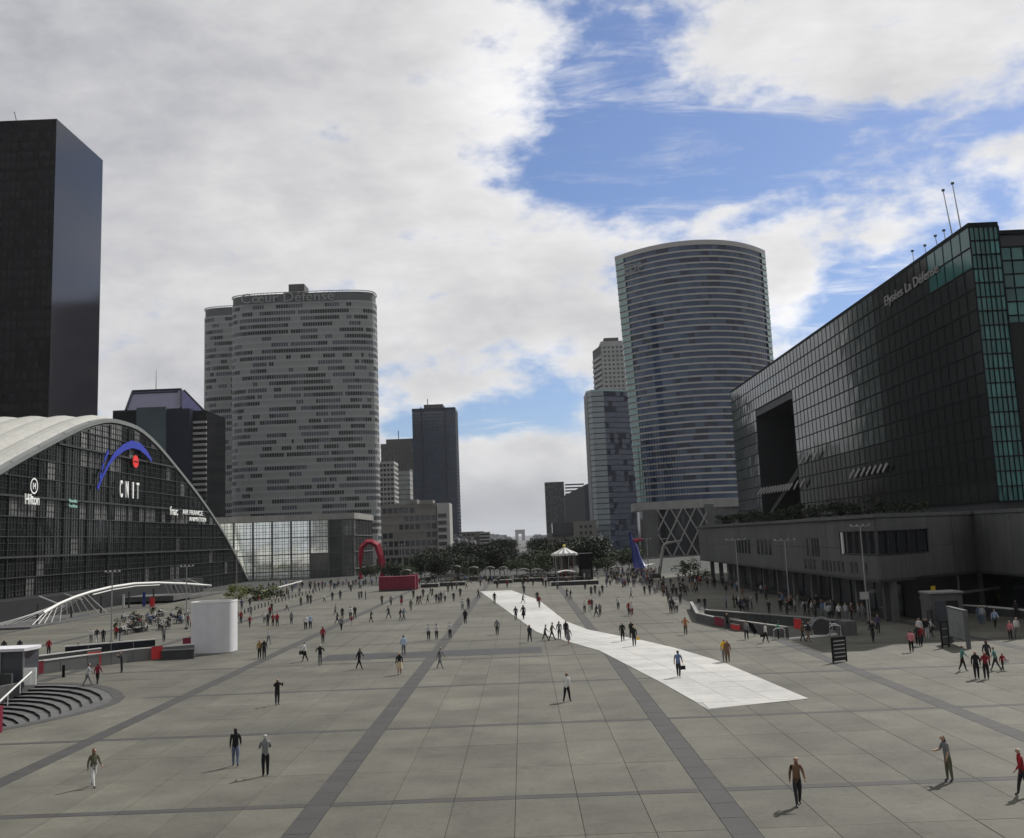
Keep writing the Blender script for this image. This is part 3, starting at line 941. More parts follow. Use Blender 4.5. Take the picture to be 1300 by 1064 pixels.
# right of the axis
box_tower('grey_tower', 'narrow dark grey tower standing left of the slanted-roof tower', 692, 715.5, 612, 1100, 25, 24, 2.6, ['window_dark', 'concrete'], [(0, 2), (1, 1)], 'concrete_dark', 0.4, 0.2, 'concrete_dark', 0.8)
st = empty('slanted_tower', (70, 1010, 0), 'grey glass tower with a slanted roof beside the narrow grey tower', 'office tower')
a, c, e = at(717, 628, 1000), at(742, 622, 1000), at(753, 612, 1000)
for i, (p, r_, m, zl, zr) in enumerate([(a, c, 'concrete_dark', at(717, 629, 1000).z, at(742, 616, 1000).z), (c, e, 'navy', at(742, 616, 1000).z, at(754, 611, 1000).z)]):
    q = MB()
    v = [(p.x, 1000+i*.4, 0), (r_.x, 1000+i*.4, 0), (r_.x, 1025, 0), (p.x, 1025, 0), (p.x, 1000+i*.4, zl), (r_.x, 1000+i*.4, zr), (r_.x, 1025, zr), (p.x, 1025, zl)]
    q.v = v; q.f = [(0, 1, 5, 4), (1, 2, 6, 5), (2, 3, 7, 6), (3, 0, 4, 7), (4, 5, 6, 7)]; q.m = [0]*5
    q.build('wing', m, st)
q = MB()
for k in range(20):
    z = 2 + k*3.0
    q.box(a.x+0.5, 999.7, z, c.x-0.3, 999.99, z+1.5)
q.build('window', 'window_mid', st, kind='stuff')
bb = box_tower('beige_block', 'low beige office block with a dark glazed top behind the carousel', 696, 757, 676, 520, 22, 7, 2.4, ['window_dark', 'beige'], [(0, 1), (1, 1)], 'beige', 0.5, 0.2, 'beige', 0.7, category='office building')
a, c = at(701, 664, 519), at(727, 661, 519)
q = MB(); q.box(a.x, 518.5, at(700, 680, 519).z, c.x, 530, a.z); q.build('glazed_top', 'window_dark', bb)
a2, c2 = at(727.5, 662, 519), at(757, 662, 519)
q = MB(); q.box(a2.x, 518.3, 0, c2.x, 535, a2.z); q.build('tall_wing', 'beige', bb)
for r in range(5):
    for k in range(3):
        x = a2.x + 3.2 + k*2.4; z = a2.z - 3.5 - r*3.0
        q = MB(); q.box(x, 518.0, z, x+1.1, 518.28, z+1.4); q.build('window', 'window_dark', bb)

# left: dark office block with a mirrored trapezium roof
lt = empty('mirror_roof_tower', (-190, 480, 0), 'dark office block crowned by a sloping mirrored roof and a thin mast', 'office building')
Y = 480
a, c, e, h = at(140, 523, Y), at(232, 521, Y), at(240, 519, Y), at(257, 519, Y)
q = MB(); glass_cells(q, [(a.x, Y+3), (c.x-22, Y+3), (c.x-22, Y+40), (a.x, Y+40)], 0, a.z, 26, 3, [(0, 1)], runs=3)
q.build('west_wing', ['black_glass'], lt)
q = MB(); q.prism([(a.x, Y+3), (c.x-22, Y+3), (c.x-22, Y+40), (a.x, Y+40)], a.z, a.z+1); q.build('parapet', 'navy', lt)
q = MB(); q.box(c.x-22, Y, 0, c.x-8, Y+38, a.z+1.5); q.build('core_wall', 'teal_glass', lt)
q = MB(); q.box(c.x-8, Y+1, 0, e.x, Y+38, c.z+1); q.build('core_wall', 'navy', lt)
q = MB(); q.box(e.x, Y+6, 0, h.x, Y+38, h.z); q.build('east_wing', 'black_glass', lt)
for k in range(26):
    q = MB(); q.box(e.x+0.2, Y+5.2, 3+k*2.7, h.x+0.3, Y+6, 4.1+k*2.7); q.build('balcony_band', 'pale' if k > 12 else 'concrete_dark', lt)
t0, t1, b0, b1 = at(167, 496, Y+12), at(228, 493, Y+12), at(160, 521, Y+2), at(230, 519, Y+2)
q = MB()
q.v = [(b0.x, Y+2, b0.z), (b1.x, Y+2, b0.z), (b1.x+4, Y+30, b0.z), (b0.x, Y+30, b0.z), (t0.x, Y+14, t0.z), (t1.x, Y+14, t0.z), (t1.x, Y+18, t0.z), (t0.x, Y+18, t0.z)]
q.f = [(0, 1, 5, 4), (1, 2, 6, 5), (2, 3, 7, 6), (3, 0, 4, 7), (4, 5, 6, 7)]; q.m = [0]*5
q.build('mirror_roof', 'plum_glass', lt)
q = MB()
for A, B_ in (((b0.x, Y+1.9, b0.z), (t0.x, Y+13.9, t0.z)), ((b1.x, Y+1.9, b0.z), (t1.x, Y+13.9, t0.z)), ((t0.x, Y+13.9, t0.z), (t1.x, Y+13.9, t0.z)), ((b1.x+4, Y+30, b0.z), (t1.x, Y+18, t0.z)), ((t0.x+1, Y+12.6, t0.z-1.6), (t1.x-1, Y+12.6, t0.z-1.6))):
    q.beam(A, B_, 1.0, 1.0)
q.build('roof_edge', 'navy', lt)
mp = at(198, 494, Y+16)
MB().tube([(mp.x, Y+16, t0.z-.5), (mp.x, Y+16, t0.z+10.5)], [0.22, 0.08], 5).build('mast', 'dark_metal', lt)

# glazed hall at the foot of the rounded towers
HY = 346.0
HZ0 = -4.4
hA, hB, hC, hD, hE_ = at(258, 700, HY+4), at(412, 700, HY-4), at(431, 700, HY-3), at(446, 700, HY), at(452, 700, HY+6)
hz1 = at(350, 662, HY).z
hall = empty('glazed_hall', (hB.x-10, HY+10, HZ0), 'low pavilion with a gridded glass wall below the rounded grey towers', 'pavilion')
hallpts = [(hA.x, HY-5), (hB.x, HY+4), (hC.x, HY+4), (hD.x, HY+5), (hE_.x, HY+9), (hE_.x, HY+45), (hA.x, HY+45)]
q = MB(); q.prism(offset_poly(hallpts, -0.35), HZ0, hz1-0.1); q.build('inner_wall', 'hall_dark', hall)
q = MB(); q.prism(offset_poly(hallpts, 0.5), hz1, hz1+2.0); q.build('roof_edge', 'concrete_light', hall)
def bayrow(p0, p1, nb, mats_f, rows=4, zb=HZ0+1.0, zt=hz1):
    for i in range(nb):
        a = (p0[0]+(p1[0]-p0[0])*i/nb, p0[1]+(p1[1]-p0[1])*i/nb); c = (p0[0]+(p1[0]-p0[0])*(i+1)/nb, p0[1]+(p1[1]-p0[1])*(i+1)/nb)
        L = hypot(c[0]-a[0], c[1]-a[1]); nx, ny = (c[1]-a[1])/L, -(c[0]-a[0])/L
        for r in range(rows):
            z0, z1 = zb + r*(zt-zb)/rows, zb + (r+1)*(zt-zb)/rows
            g_ = MB()
            j = [rng.uniform(-.012, .012) for _ in range(4)]
            g_.quad((a[0]+nx*j[0], a[1]+ny*j[0], z0), (c[0]+nx*j[1], c[1]+ny*j[1], z0), (c[0]+nx*j[2], c[1]+ny*j[2], z1), (a[0]+nx*j[3], a[1]+ny*j[3], z1))
            o = g_.build('glass_panel', mats_f(i, r), hall)
            f = MB()
            for k in range(1, 6):
                t = k/6 + (0.02 if k % 2 else -0.02)
                x, y = a[0]+(c[0]-a[0])*t, a[1]+(c[1]-a[1])*t
                f.bar((x-.06, y), (x+.06, y), z0, z1, 0.02, 0.10)
            for k in range(1, 5):
                z = z0 + (z1-z0)*(k/5 + (0.03 if k % 2 else -0.02))
                f.bar(a, c, z-.06, z+.06, 0.02, 0.11)
            f.build('glazing_bar', 'dark_metal', o, kind='stuff')
        fr = MB(); fr.bar((a[0]-.28, a[1]), (a[0]+.28, a[1]), HZ0, zt, 0.0, 0.5); fr.build('post', 'concrete', hall)
    for r in range(rows+1):
        z = zb + r*(zt-zb)/rows
        fr = MB(); fr.bar(p0, p1, z-.16, z+.16, 0.0, 0.42); fr.build('rail', 'concrete', hall)
bayrow(hallpts[0], hallpts[1], 7, lambda i, r: 'mirror_glass' if i < 6 or (i == 6 and r > 1) else 'hall_dark')  # dark bays: a dark building's reflection put into the glass colour
bayrow(hallpts[1], hallpts[2], 1, lambda i, r: 'hall_dark')
bayrow(hallpts[2], hallpts[3], 1, lambda i, r: 'cnit_glass_b')
bayrow(hallpts[3], hallpts[4], 1, lambda i, r: 'cnit_glass_b')
bayrow(hallpts[4], hallpts[5], 5, lambda i, r: 'hall_dark')

# ================================================================== SHELL-ROOFED HALL (left)
XF = -89.0
YA = 229.0
ARCH = [(-9, 37.9), (0, 38.3), (9, 37.9), (18, 36.1), (26, 33.8), (35, 30.8), (46, 27.0), (56, 23.3), (67, 18.8), (79, 13.4), (92, 6.6), (101, 1.6), (109.4, -3.5), (118, -9)]
def arch_h(y):
    d = abs(y - YA)
    if d >= 109.4: return -3.5
    for i in range(1, len(ARCH)-2):
        if ARCH[i][0] <= d <= ARCH[i+1][0]:
            (x0, a0), (x1, a1), (x2, a2), (x3, a3) = ARCH[i-1:i+3]
            t = (d-x1)/(x2-x1)
            m1 = (a2-a0)/(x2-x0)*(x2-x1); m2 = (a3-a1)/(x3-x1)*(x2-x1)
            return (2*t**3-3*t*t+1)*a1 + (t**3-2*t*t+t)*m1 + (-2*t**3+3*t*t)*a2 + (t**3-t*t)*m2
    return -3.5
YHALF = 109.4
cn = empty('shell_hall', (-120, 227, 0), 'exhibition hall with a huge white arched shell roof over a dark glass front', 'exhibition hall')
# roof: three fans; each is a vault over a side of the triangle, corrugated in bays parallel to the front arch
def vault(A, B_, G, name):
    A, B_, G = Vector(A), Vector(B_), Vector(G)
    n_s, n_t = 60, 48
    b = MB()
    idx = {}
    for i in range(n_s+1):
        s_ = i/n_s
        lo, hi = A.lerp(G, s_), B_.lerp(G, s_)
        for j in range(n_t+1):
            t = j/n_t
            p = lo.lerp(hi, t)
            along = s_/2 + t*(1-s_)
            h = arch_h(YA + (along-0.5)*2*YHALF)
            bulge = 1.25*abs(sin(pi*s_*10))
            rise = 0.5*min(1, s_*3.2)
            b.v.append((p.x, p.y, h + 0.95 + (bulge + rise)*min(1, max(0, (h+4)/14))))
    for i in range(n_s):
        for j in range(n_t):
            k = i*(n_t+1)+j
            b.f.append((k, k+1, k+n_t+2, k+n_t+1)); b.m.append(0)
    return b.build('roof_shell', 'shell', cn)
A_, B0 = (XF-0.5, YA-YHALF), (XF-0.5, YA+YHALF)
C0 = (XF-0.5-YHALF*sqrt(3), YA)
G0 = (XF-0.5-YHALF/sqrt(3), YA)
vault(A_, B0, G0, 'a'); vault(C0, A_, G0, 'b'); vault(B0, C0, G0, 'c')
q = MB(); pts = []
for k in range(61):
    y = YA - YHALF + 2*YHALF*k/60
    pts.append(Vector((XF+0.35, y, arch_h(y)+0.9)))
for a, c in zip(pts, pts[1:]):
    q.quad((a.x, a.y, a.z-0.4), (c.x, c.y, c.z-0.4), (c.x, c.y, c.z+0.45), (a.x, a.y, a.z+0.45))
    q.quad((a.x, a.y, a.z+0.45), (c.x, c.y, c.z+0.45), (c.x-1.3, c.y, c.z+0.55), (a.x-1.3, a.y, a.z+0.55))
    q.quad((a.x, a.y, a.z-0.4), (c.x, c.y, c.z-0.4), (c.x-1.3, c.y, c.z-0.4), (a.x-1.3, a.y, a.z-0.4))
q.build('arch_rim', 'rim', cn)
# the glass front: panels 4 m square, the largest in view built one by one
CW, CH = 3.6, 3.55
panels = []
k = 0
y = YA - YHALF + 4
while y < YA + YHALF - 2:
    y0, y1 = y+0.06, y+CW-0.06
    z = -0.4
    while z < 38:
        h = [min(arch_h(yy)+0.2, z+CH-0.06) for yy in (y0, (y0+y1)/2, y1)]
        if max(h) > z + 0.3:
            panels.append((y0, y1, z, [max(q_, z+0.02) for q_ in h]))
        z += CH
    y += CW
vis = sorted(panels, key=lambda p: (not (172 < p[0] < 340), p[0]))
rest = MB()
for n, (y0, y1, z, h) in enumerate(vis):
    b = MB() if n < 270 else rest
    j = [rng.uniform(-.02, .02) for _ in range(4)]
    pat = 1 if (rng.random() < 0.06 or (27 < z < 36 and 203 < y0 < 228) or (16.5 < z < 20.5 and rng.random() < 0.45)) else 0  # middle band: light from inside put into the paler pane colour
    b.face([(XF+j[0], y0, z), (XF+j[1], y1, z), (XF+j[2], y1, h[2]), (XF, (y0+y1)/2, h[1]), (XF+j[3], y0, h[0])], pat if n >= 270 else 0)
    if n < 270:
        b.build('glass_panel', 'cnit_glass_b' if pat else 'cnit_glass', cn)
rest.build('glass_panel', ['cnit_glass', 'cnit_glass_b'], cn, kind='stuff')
fr = MB()
y = YA - YHALF + 4; i = 0
while y < YA + YHALF - 2:
    h = arch_h(y)
    if h > 0:
        big = i % 3 == 0
        w = 0.15 if big else 0.09
        fr.box(XF+0.02, y-w/2, -1, XF+(0.32 if big else 0.18), y+w/2, h)
        for s_ in (1/3, 2/3):
            hh = arch_h(y+CW*s_)
            if hh > 0: fr.box(XF+0.02, y+CW*s_-.03, -1, XF+0.1, y+CW*s_+.03, hh)
    y += CW; i += 1
fr.build('glazing_post', 'cnit_frame', cn, kind='stuff')
fr = MB()
z = -0.4; r = 0
while z < 38:
    ya = next((YA + d*0.5 for d in range(0, 230) if arch_h(YA+d*0.5) < z+0.1), YA)
    half = ya - YA
    w = 0.35 if r % 3 == 0 else 0.16
    if half > 2:
        q = MB(); q.box(XF+0.03, YA-half, z-w/2, XF+(0.55 if r % 3 == 0 else 0.25), YA+half, z+w/2); q.build('transom', 'cnit_frame', cn)
        for s_ in (1/3, 2/3):
            zz_ = z + CH*s_
            fr.box(XF+0.03, YA-half+2, zz_-.03, XF+0.12, YA+half-2, zz_+.03)
    z += CH; r += 1
fr.build('glazing_bar', 'cnit_frame', cn, kind='stuff')
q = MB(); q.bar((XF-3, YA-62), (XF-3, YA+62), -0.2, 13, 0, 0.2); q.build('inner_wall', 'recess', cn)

# signs on the glass front (each a thing of its own, fixed to the hall)
RZ = (pi/2, 0, pi/2)
def fsign(name, label, px, py, parts):
    p = onx(px, py, XF+0.8)
    return p
def front(px, py): return onx(px, py, XF+0.9)
p = front(150, 631); sg = empty('hall_sign', p, 'white letters CNIT under the blue arch on the dark glass front', 'sign', None)
w_ = front(178, 632).y - p.y
for i, ch in enumerate('CNIT'):
    lw = 0.6 if ch == 'I' else 1.55
    text(ch, 5.4, (p.x, p.y + 1.4 + (w_-3.2)*i/3 - lw/2, p.z), RZ, 'sign_white', 'letter', sg, 0.12, fit=lw)
bl = empty('arch_emblem', front(160, 600), 'blue neon arch emblem with a red disc on the dark glass front', 'sign')
def ribbon(pix, widths, name, m):
    b = MB(); P3 = [front(*q) for q in pix]
    for i in range(len(P3)-1):
        a, c, wa, wc = P3[i], P3[i+1], widths[i], widths[i+1]
        d = (c-a).normalized(); n_ = Vector((0, -d.z, d.y))
        if i == 0: na = n_
        d2 = (P3[min(i+2, len(P3)-1)]-c); d2 = d2.normalized() if d2.length > 0 else d
        n2 = (n_ + Vector((0, -d2.z, d2.y))).normalized()
        q4 = [a-na*wa/2, c-n2*wc/2, c+n2*wc/2, a+na*wa/2]
        b.quad(*q4)
        b.quad(*[(v.x-0.15, v.y, v.z) for v in q4])
        b.quad(q4[0], q4[1], (q4[1].x-.15, q4[1].y, q4[1].z), (q4[0].x-.15, q4[0].y, q4[0].z)); b.quad(q4[3], q4[2], (q4[2].x-.15, q4[2].y, q4[2].z), (q4[3].x-.15, q4[3].y, q4[3].z))
        na = n2
    return b.build(name, m, bl)
ribbon([(124, 621), (130, 606), (138, 590), (147, 577), (158, 568), (168, 564), (178, 567), (186, 575), (193, 585)], [0.9, 0.6, 0.8, 1.2, 1.5, 1.7, 1.7, 1.3, 0.6], 'arch_band', 'sign_blue')
for seg in ([(127, 608), (129, 600)], [(129.5, 597), (132, 588)], [(133, 585), (138, 572)]):
    ribbon(seg, [0.7, 0.7], 'inner_band', 'sign_blue')
b = MB(); pc = front(172.5, 586)
for i in range(16):
    a0, a1 = 2*pi*i/16, 2*pi*(i+1)/16
    f = lambda w, s=1.0: Vector((pc.x, pc.y+1.75*s*cos(w), pc.z+1.45*s*sin(w)))
    b.face([pc, f(a0), f(a1)]); b.quad(f(a0), f(a1), f(a1)-Vector((.15, 0, 0)), f(a0)-Vector((.15, 0, 0)))
b.build('red_disc', 'sign_red', bl)
b = MB(); b.box(pc.x, pc.y-1.2, pc.z-.15, pc.x+.08, pc.y+1.2, pc.z+.1); b.build('dark_line', 'navy', bl)
p = front(31, 640); hs = empty('hotel_sign', p, 'white Hilton lettering under its round emblem near the left edge of the glass front', 'sign')
text('Hilton', 2.75, p, RZ, 'sign_white', 'lettering', hs, 0.1, 0.80)
pc = front(43.5, 617)
b = MB()
for i in range(20):
    a0, a1 = 2*pi*i/20, 2*pi*(i+1)/20
    for r0, r1 in ((1.45, 1.2),):
        b.quad(*[Vector((pc.x, pc.y+r_*1.0*cos(w), pc.z+r_*sin(w))) for r_, w in ((r1, a0), (r0, a0), (r0, a1), (r1, a1))])
b.build('emblem_ring', 'sign_white', hs)
text('H', 1.7, (pc.x, pc.y-0.62, pc.z-0.6), RZ, 'sign_white', 'emblem_letter', hs, 0.08)
p = front(87.5, 637.5); ns = empty('travel_sign', p, 'small pale green two-line sign between Hilton and the blue arch', 'sign')
text('Nouvelles', 0.95, p, RZ, 'sign_green', 'lettering', ns, 0.06, 0.95)
text('Frontières', 0.95, (p.x, p.y, p.z-0.98), RZ, 'sign_green', 'lettering', ns, 0.06, 0.95)
p = front(215.5, 653.5); fs = empty('shop_sign', p, 'white fnac lettering beside the airline sign on the glass front', 'sign')
text('fnac', 3.0, p, RZ, 'sign_white', 'lettering', fs, 0.1, 1.25)
p = front(231.5, 652.8); asg = empty('airline_sign', p, 'white AIR FRANCE lettering in two lines near the right foot of the arch', 'sign')
text('AIR FRANCE', 1.75, p, RZ, 'sign_white', 'lettering', asg, 0.1, 1.75)
p2 = front(240, 661.5)
text('ANIMATION', 1.6, p2, RZ, 'sign_white', 'lettering', asg, 0.1, 1.62)

# entrance canopy: a long white bow with fans of struts and flat roofs at both ends
ca = empty('entrance_canopy', (-76, 190, 0), 'long white bowed beam with fans of struts over the hall entrance', 'canopy')
XC = -72.0
bow = [onx(px, py, XC) for px, py in [(55, 778), (75, 766.5), (95, 758), (115, 751.5), (140, 745.5), (170, 741), (200, 739.8), (235, 741), (268, 743.5)]]
MB().tube(bow, 0.22, 8).build('bow_beam', 'white_paint', ca, smooth=True)
MB().tube([p + Vector((0.4, 0, -0.45)) for p in bow[3:7]], 0.1, 6).build('lower_chord', 'white_paint', ca)
lroof = [onx(px, py, XC) for px, py in [(30, 795), (60, 791), (100, 786), (139, 777)]]
q = MB()
for a, c in zip(lroof, lroof[1:]):
    q.prism([(a.x-14, a.y), (a.x+1, a.y), (c.x+1, c.y), (c.x-14, c.y)], min(a.z, c.z)-0.5, max(a.z, c.z)-0.15)
q.build('canopy_roof', 'concrete', ca)
rroof = [onx(px, py, XC) for px, py in [(214, 755), (235, 756), (250, 755), (275, 752)]]
q = MB()
for a, c in zip(rroof, rroof[1:]):
    q.prism([(a.x-10, a.y), (a.x+1, a.y), (c.x+1, c.y), (c.x-10, c.y)], min(a.z, c.z)-0.5, max(a.z, c.z)-0.2)
q.build('canopy_roof', 'concrete', ca)
def along(P, t):
    t *= len(P)-1; i = min(int(t), len(P)-2)
    return P[i].lerp(P[i+1], t-i)
for k in range(11):
    a = along(bow, 0.02 + k*0.032); c = along(lroof, 0.12 + k*0.085)
    MB().tube([a, c], 0.07, 5).build('strut', 'white_paint', ca)
    MB().tube([a, along(lroof, max(0, 0.02 + k*0.075)) - Vector((6, 0, 0))], 0.06, 5).build('strut', 'white_paint', ca)
for k in range(10):
    a = along(bow, 0.78 + k*0.022); c = along(rroof, 0.02 + k*0.1)
    MB().tube([a, c], 0.06, 5).build('strut', 'white_paint', ca)
for a, c in ((onx(50, 757, XC-6), onx(82, 770, XC)), (onx(82, 754, XC-6), onx(104, 761, XC)), (onx(221, 736, XC-6), onx(240, 742, XC)), (onx(238, 735, XC-6), onx(258, 743, XC))):
    MB().tube([a, c], 0.12, 5).build('stay', 'white_paint', ca)
q = MB(); q.box(XC-15.5, 118, 0, XC-9, 262, 3.4); q.build('entrance_shade_block', 'recess', ca)  # dark block added to stand for the shade under the canopy
q = MB()
for y in (160, 172, 184, 197, 210, 222):
    q.tube([(XC-3, y, -0.3), (XC-3, y, 3.0)], 0.16, 6)
q.build('column', 'dark_metal', ca, kind='stuff')

# ================================================================== RIGHT SIDE: stone podium and the glass block above it
pod = empty('stone_podium', (50, 130, 0), 'long low concrete shopping podium with a recessed dark ground floor', 'shopping centre')
PT = 10.9
pts = [(36, 212), (36, 106), (51, 117.5), (50.6, 60), (90, 60), (90, 212)]
def wallseg(p0, p1, z0, z1, colw, rows, m='concrete'):
    """a wall of separate concrete panels with recessed joints"""
    L = hypot(p1[0]-p0[0], p1[1]-p0[1]); n_ = max(1, round(L/colw))
    for i in range(n_):
        for r in range(rows):
            t0, t1 = i/n_, (i+1)/n_; g_ = 0.02/L*1.2
            a = (p0[0]+(p1[0]-p0[0])*(t0+g_), p0[1]+(p1[1]-p0[1])*(t0+g_)); c = (p0[0]+(p1[0]-p0[0])*(t1-g_), p0[1]+(p1[1]-p0[1])*(t1-g_))
            za, zb = z0+(z1-z0)*r/rows, z0+(z1-z0)*(r+1)/rows
            q = MB(); q.bar(a, c, za+0.02, zb-0.02, -0.1, 0.12 + rng.uniform(-.01, .01))
            q.build('wall_panel', m, pod)
def lerp2(a, b, t): return (a[0]+(b[0]-a[0])*t, a[1]+(b[1]-a[1])*t)
P1a, P1b, P2b, P3b = (36, 212), (36, 106), (51, 117.5), (50.6, 60)
q = MB(); q.prism([(36.3, 211), (36.3, 106.8), (50.9, 117.9), (50.9, 60.5), (90, 60.5), (90, 211)], 4.4, PT-0.25); q.build('core', 'concrete_dark', pod)
q = MB(); q.prism([(35.6, 212.4), (35.6, 105.5), (50.8, 117.0), (50.2, 60), (90, 60), (90, 212.4)], PT-0.24, PT+0.15); q.build('coping', 'concrete', pod)
wallseg(P1a, (36, 150), 4.4, PT-0.3, 5.2, 2)
wallseg((36, 150), (36, 128), 4.4, PT-0.3, 5.5, 2)
# corner window band
wallseg((36, 128), (36, 118), 4.4, PT-0.3, 5, 2)
wallseg((36, 118), P1b, 4.4, 6.8, 6, 1); wallseg((36, 118), P1b, 9.3, PT-0.3, 6, 1)
wallseg(P1b, lerp2(P1b, P2b, 0.5), 4.4, 6.8, 5, 1); wallseg(P1b, lerp2(P1b, P2b, 0.5), 9.3, PT-0.3, 5, 1)
wallseg(lerp2(P1b, P2b, 0.5), P2b, 4.4, PT-0.3, 4.7, 2)
wallseg(P2b, P3b, 4.4, PT-0.3, 1.15, 1)
for a, c in (((36, 118), P1b), (P1b, lerp2(P1b, P2b, 0.5))):
    for i in range(5):
        p0, p1 = lerp2(a, c, i/5+.01), lerp2(a, c, (i+1)/5-.01)
        q = MB(); q.bar(p0, p1, 6.85, 9.25, -0.25, -0.2); w = q.build('window', 'window_dark', pod)
        q = MB(); q.bar(p0, lerp2(p0, p1, 0.06), 6.85, 9.25, -0.2, 0.05); q.bar(p0, p1, 6.85, 6.95, -.2, .03); q.build('frame', 'dark_metal', w)
q = MB(); q.bar((36, 117.5), (36, 117.1), 6.85, 9.25, -0.1, 0.1); q.build('white_post', 'white_paint', pod)
# slit windows of the long wall
for (y0, y1, z0, z1, n_) in ((176, 164, 6.2, 8.4, 5), (160, 150, 6.2, 8.4, 4), (132, 126, 6.4, 8.6, 5), (126, 109, 4.8, 6.0, 11), (134, 128, 4.8, 6.0, 3)):
    for i in range(n_):
        ya, yb = y0 + (y1-y0)*(i+.2)/n_, y0 + (y1-y0)*(i+.75)/n_
        if rng.random() < .1: continue
        q = MB(); q.bar((35.86, ya), (35.86, yb), z0, z1, 0.0, 0.03); q.build('window', 'window_dark', pod)
# recessed ground floor with columns and shop fronts
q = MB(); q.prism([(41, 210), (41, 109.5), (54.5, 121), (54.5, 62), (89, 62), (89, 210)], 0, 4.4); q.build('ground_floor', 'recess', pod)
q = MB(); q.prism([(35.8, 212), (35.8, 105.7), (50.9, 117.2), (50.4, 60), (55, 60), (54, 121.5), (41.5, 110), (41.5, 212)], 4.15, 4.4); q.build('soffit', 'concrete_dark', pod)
for k in range(12):
    y = 208 - k*9.0
    q = MB(); q.box(37.2, y-.35, 0, 37.9, y+.35, 4.2); q.build('column', 'concrete', pod)
for t in (0.02, 0.35, 0.7, 0.98):
    x, y = lerp2((37.6, 107.6), (51.6, 118.6), t); q = MB(); q.box(x-.3, y-.3, 0, x+.3, y+.3, 4.2); q.build('column', 'concrete', pod)
for k in range(22):
    y = 206 - k*4.4
    q = MB(); q.box(40.7, y, 0.1, 40.95, y+3.6, 3.4); o = q.build('shop_window', 'window_mid' if k % 3 else 'window_dark', pod)
q = MB(); q.bar((54.5, 117), (54.5, 62), 0.4, 3.2, 0.02, 0.1); q.build('shop_window', 'window_dark', pod)
q = MB(); q.bar((40.6, 108.9), (54.0, 120.2), 2.15, 2.4, 0.3, 0.5); q.build('ledge', 'concrete_light', pod)
q = MB(); x, y = gnd(1135, 786).x, 0; pp = lerp2((41, 109.5), (54.5, 121), 0.12); q.bar(pp, lerp2((41, 109.5), (54.5, 121), 0.17), 2.5, 3.3, 0.3, 0.35); q.build('yellow_poster', 'yellow', pod)

XE = 54.0
HE = 44.2
el_ = empty('glass_block', (75, 187, 11), 'huge dark green glass office block above the stone podium, lettered along its edge', 'office building')
zr0 = 10.9
rowsE = 13
rE = (HE - 12.0)/rowsE
ys_e = (257.0, 151.0, 117.3)
SPLIT = 151.0
OP0, OP1, OPZ = 232.0, 200.0, 35.2
fmb, dmb = MB(), MB()
for r in range(rowsE):
    z0, z1 = 12.0 + r*rE, 12.0 + (r+1)*rE
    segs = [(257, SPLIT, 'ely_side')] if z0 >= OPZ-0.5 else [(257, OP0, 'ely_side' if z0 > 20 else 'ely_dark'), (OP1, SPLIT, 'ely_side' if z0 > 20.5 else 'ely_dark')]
    if r < rowsE-2: segs.append((SPLIT-0.1, 117.35, 'ely_dark'))  # near stretch: reflection of a black tower put into the glass colour
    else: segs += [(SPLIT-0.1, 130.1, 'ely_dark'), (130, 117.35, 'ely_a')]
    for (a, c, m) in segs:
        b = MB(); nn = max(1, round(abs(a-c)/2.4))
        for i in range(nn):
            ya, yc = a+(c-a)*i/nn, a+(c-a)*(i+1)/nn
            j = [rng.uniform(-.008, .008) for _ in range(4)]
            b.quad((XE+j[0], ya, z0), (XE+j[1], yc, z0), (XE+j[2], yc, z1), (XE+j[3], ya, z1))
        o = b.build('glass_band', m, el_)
        f = MB(); f.bar((XE, a), (XE, c), z0-.07, z0+.07, 0.02, 0.10)
        for i in range(nn):
            ya = a+(c-a)*i/nn
            f.bar((XE, ya+.03), (XE, ya-.03), z0, z1, 0.02, 0.07)
        f.build('glazing_bar', 'ely_frame', o, kind='stuff')
# end face towards the steps: each pane on its own
def panes(p0, p1, z0, z1, rows, cols):
    L = hypot(p1[0]-p0[0], p1[1]-p0[1]); nx, ny = (p1[1]-p0[1])/L, -(p1[0]-p0[0])/L
    for r in range(rows):
        for i in range(cols):
            a, c = lerp2(p0, p1, i/cols), lerp2(p0, p1, (i+1)/cols)
            za, zb = z0+(z1-z0)*r/rows, z0+(z1-z0)*(r+1)/rows
            j = [rng.uniform(-.03, .03) for _ in range(4)]
            b = MB(); b.quad((a[0]+nx*j[0], a[1]+ny*j[0], za), (c[0]+nx*j[1], c[1]+ny*j[1], za), (c[0]+nx*j[2], c[1]+ny*j[2], zb), (a[0]+nx*j[3], a[1]+ny*j[3], zb))
            b.build('pane', 'ely_a' if (r % 2 == 0 or rng.random() < .3) else 'ely_b', el_)
    f = MB()
    for i in range(cols+1):
        a = lerp2(p0, p1, i/cols); w = 0.035 if 0 < i < cols else 0.08
        f.bar((a[0]-w, a[1]), (a[0]+w, a[1]), z0, z1, 0.03, 0.14)
    for r in range(rows+1):
        z = z0+(z1-z0)*r/rows
        f.bar(p0, p1, z-.07, z+.07, 0.03, 0.18)
    f.build('glazing_bar', 'ely_frame', el_, kind='stuff')
xe1 = at(1281, 400, 117).x
panes((XE, 117.3), (xe1, 117.3), 12.0, HE, 19, 6)
panes((xe1+0.1, 121.0), (xe1+9, 121.0), 12.0, HE-1.6, 18, 6)
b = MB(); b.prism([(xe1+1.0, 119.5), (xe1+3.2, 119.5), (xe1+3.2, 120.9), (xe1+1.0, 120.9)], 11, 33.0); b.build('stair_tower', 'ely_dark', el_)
b = MB(); b.prism([(XE-.05, 257.1), (XE-.05, 117.2), (xe1, 117.2), (xe1, 120.9), (90, 120.9), (90, 257.1)], HE, HE+0.5); b.build('roof_edge', 'ely_frame', el_)
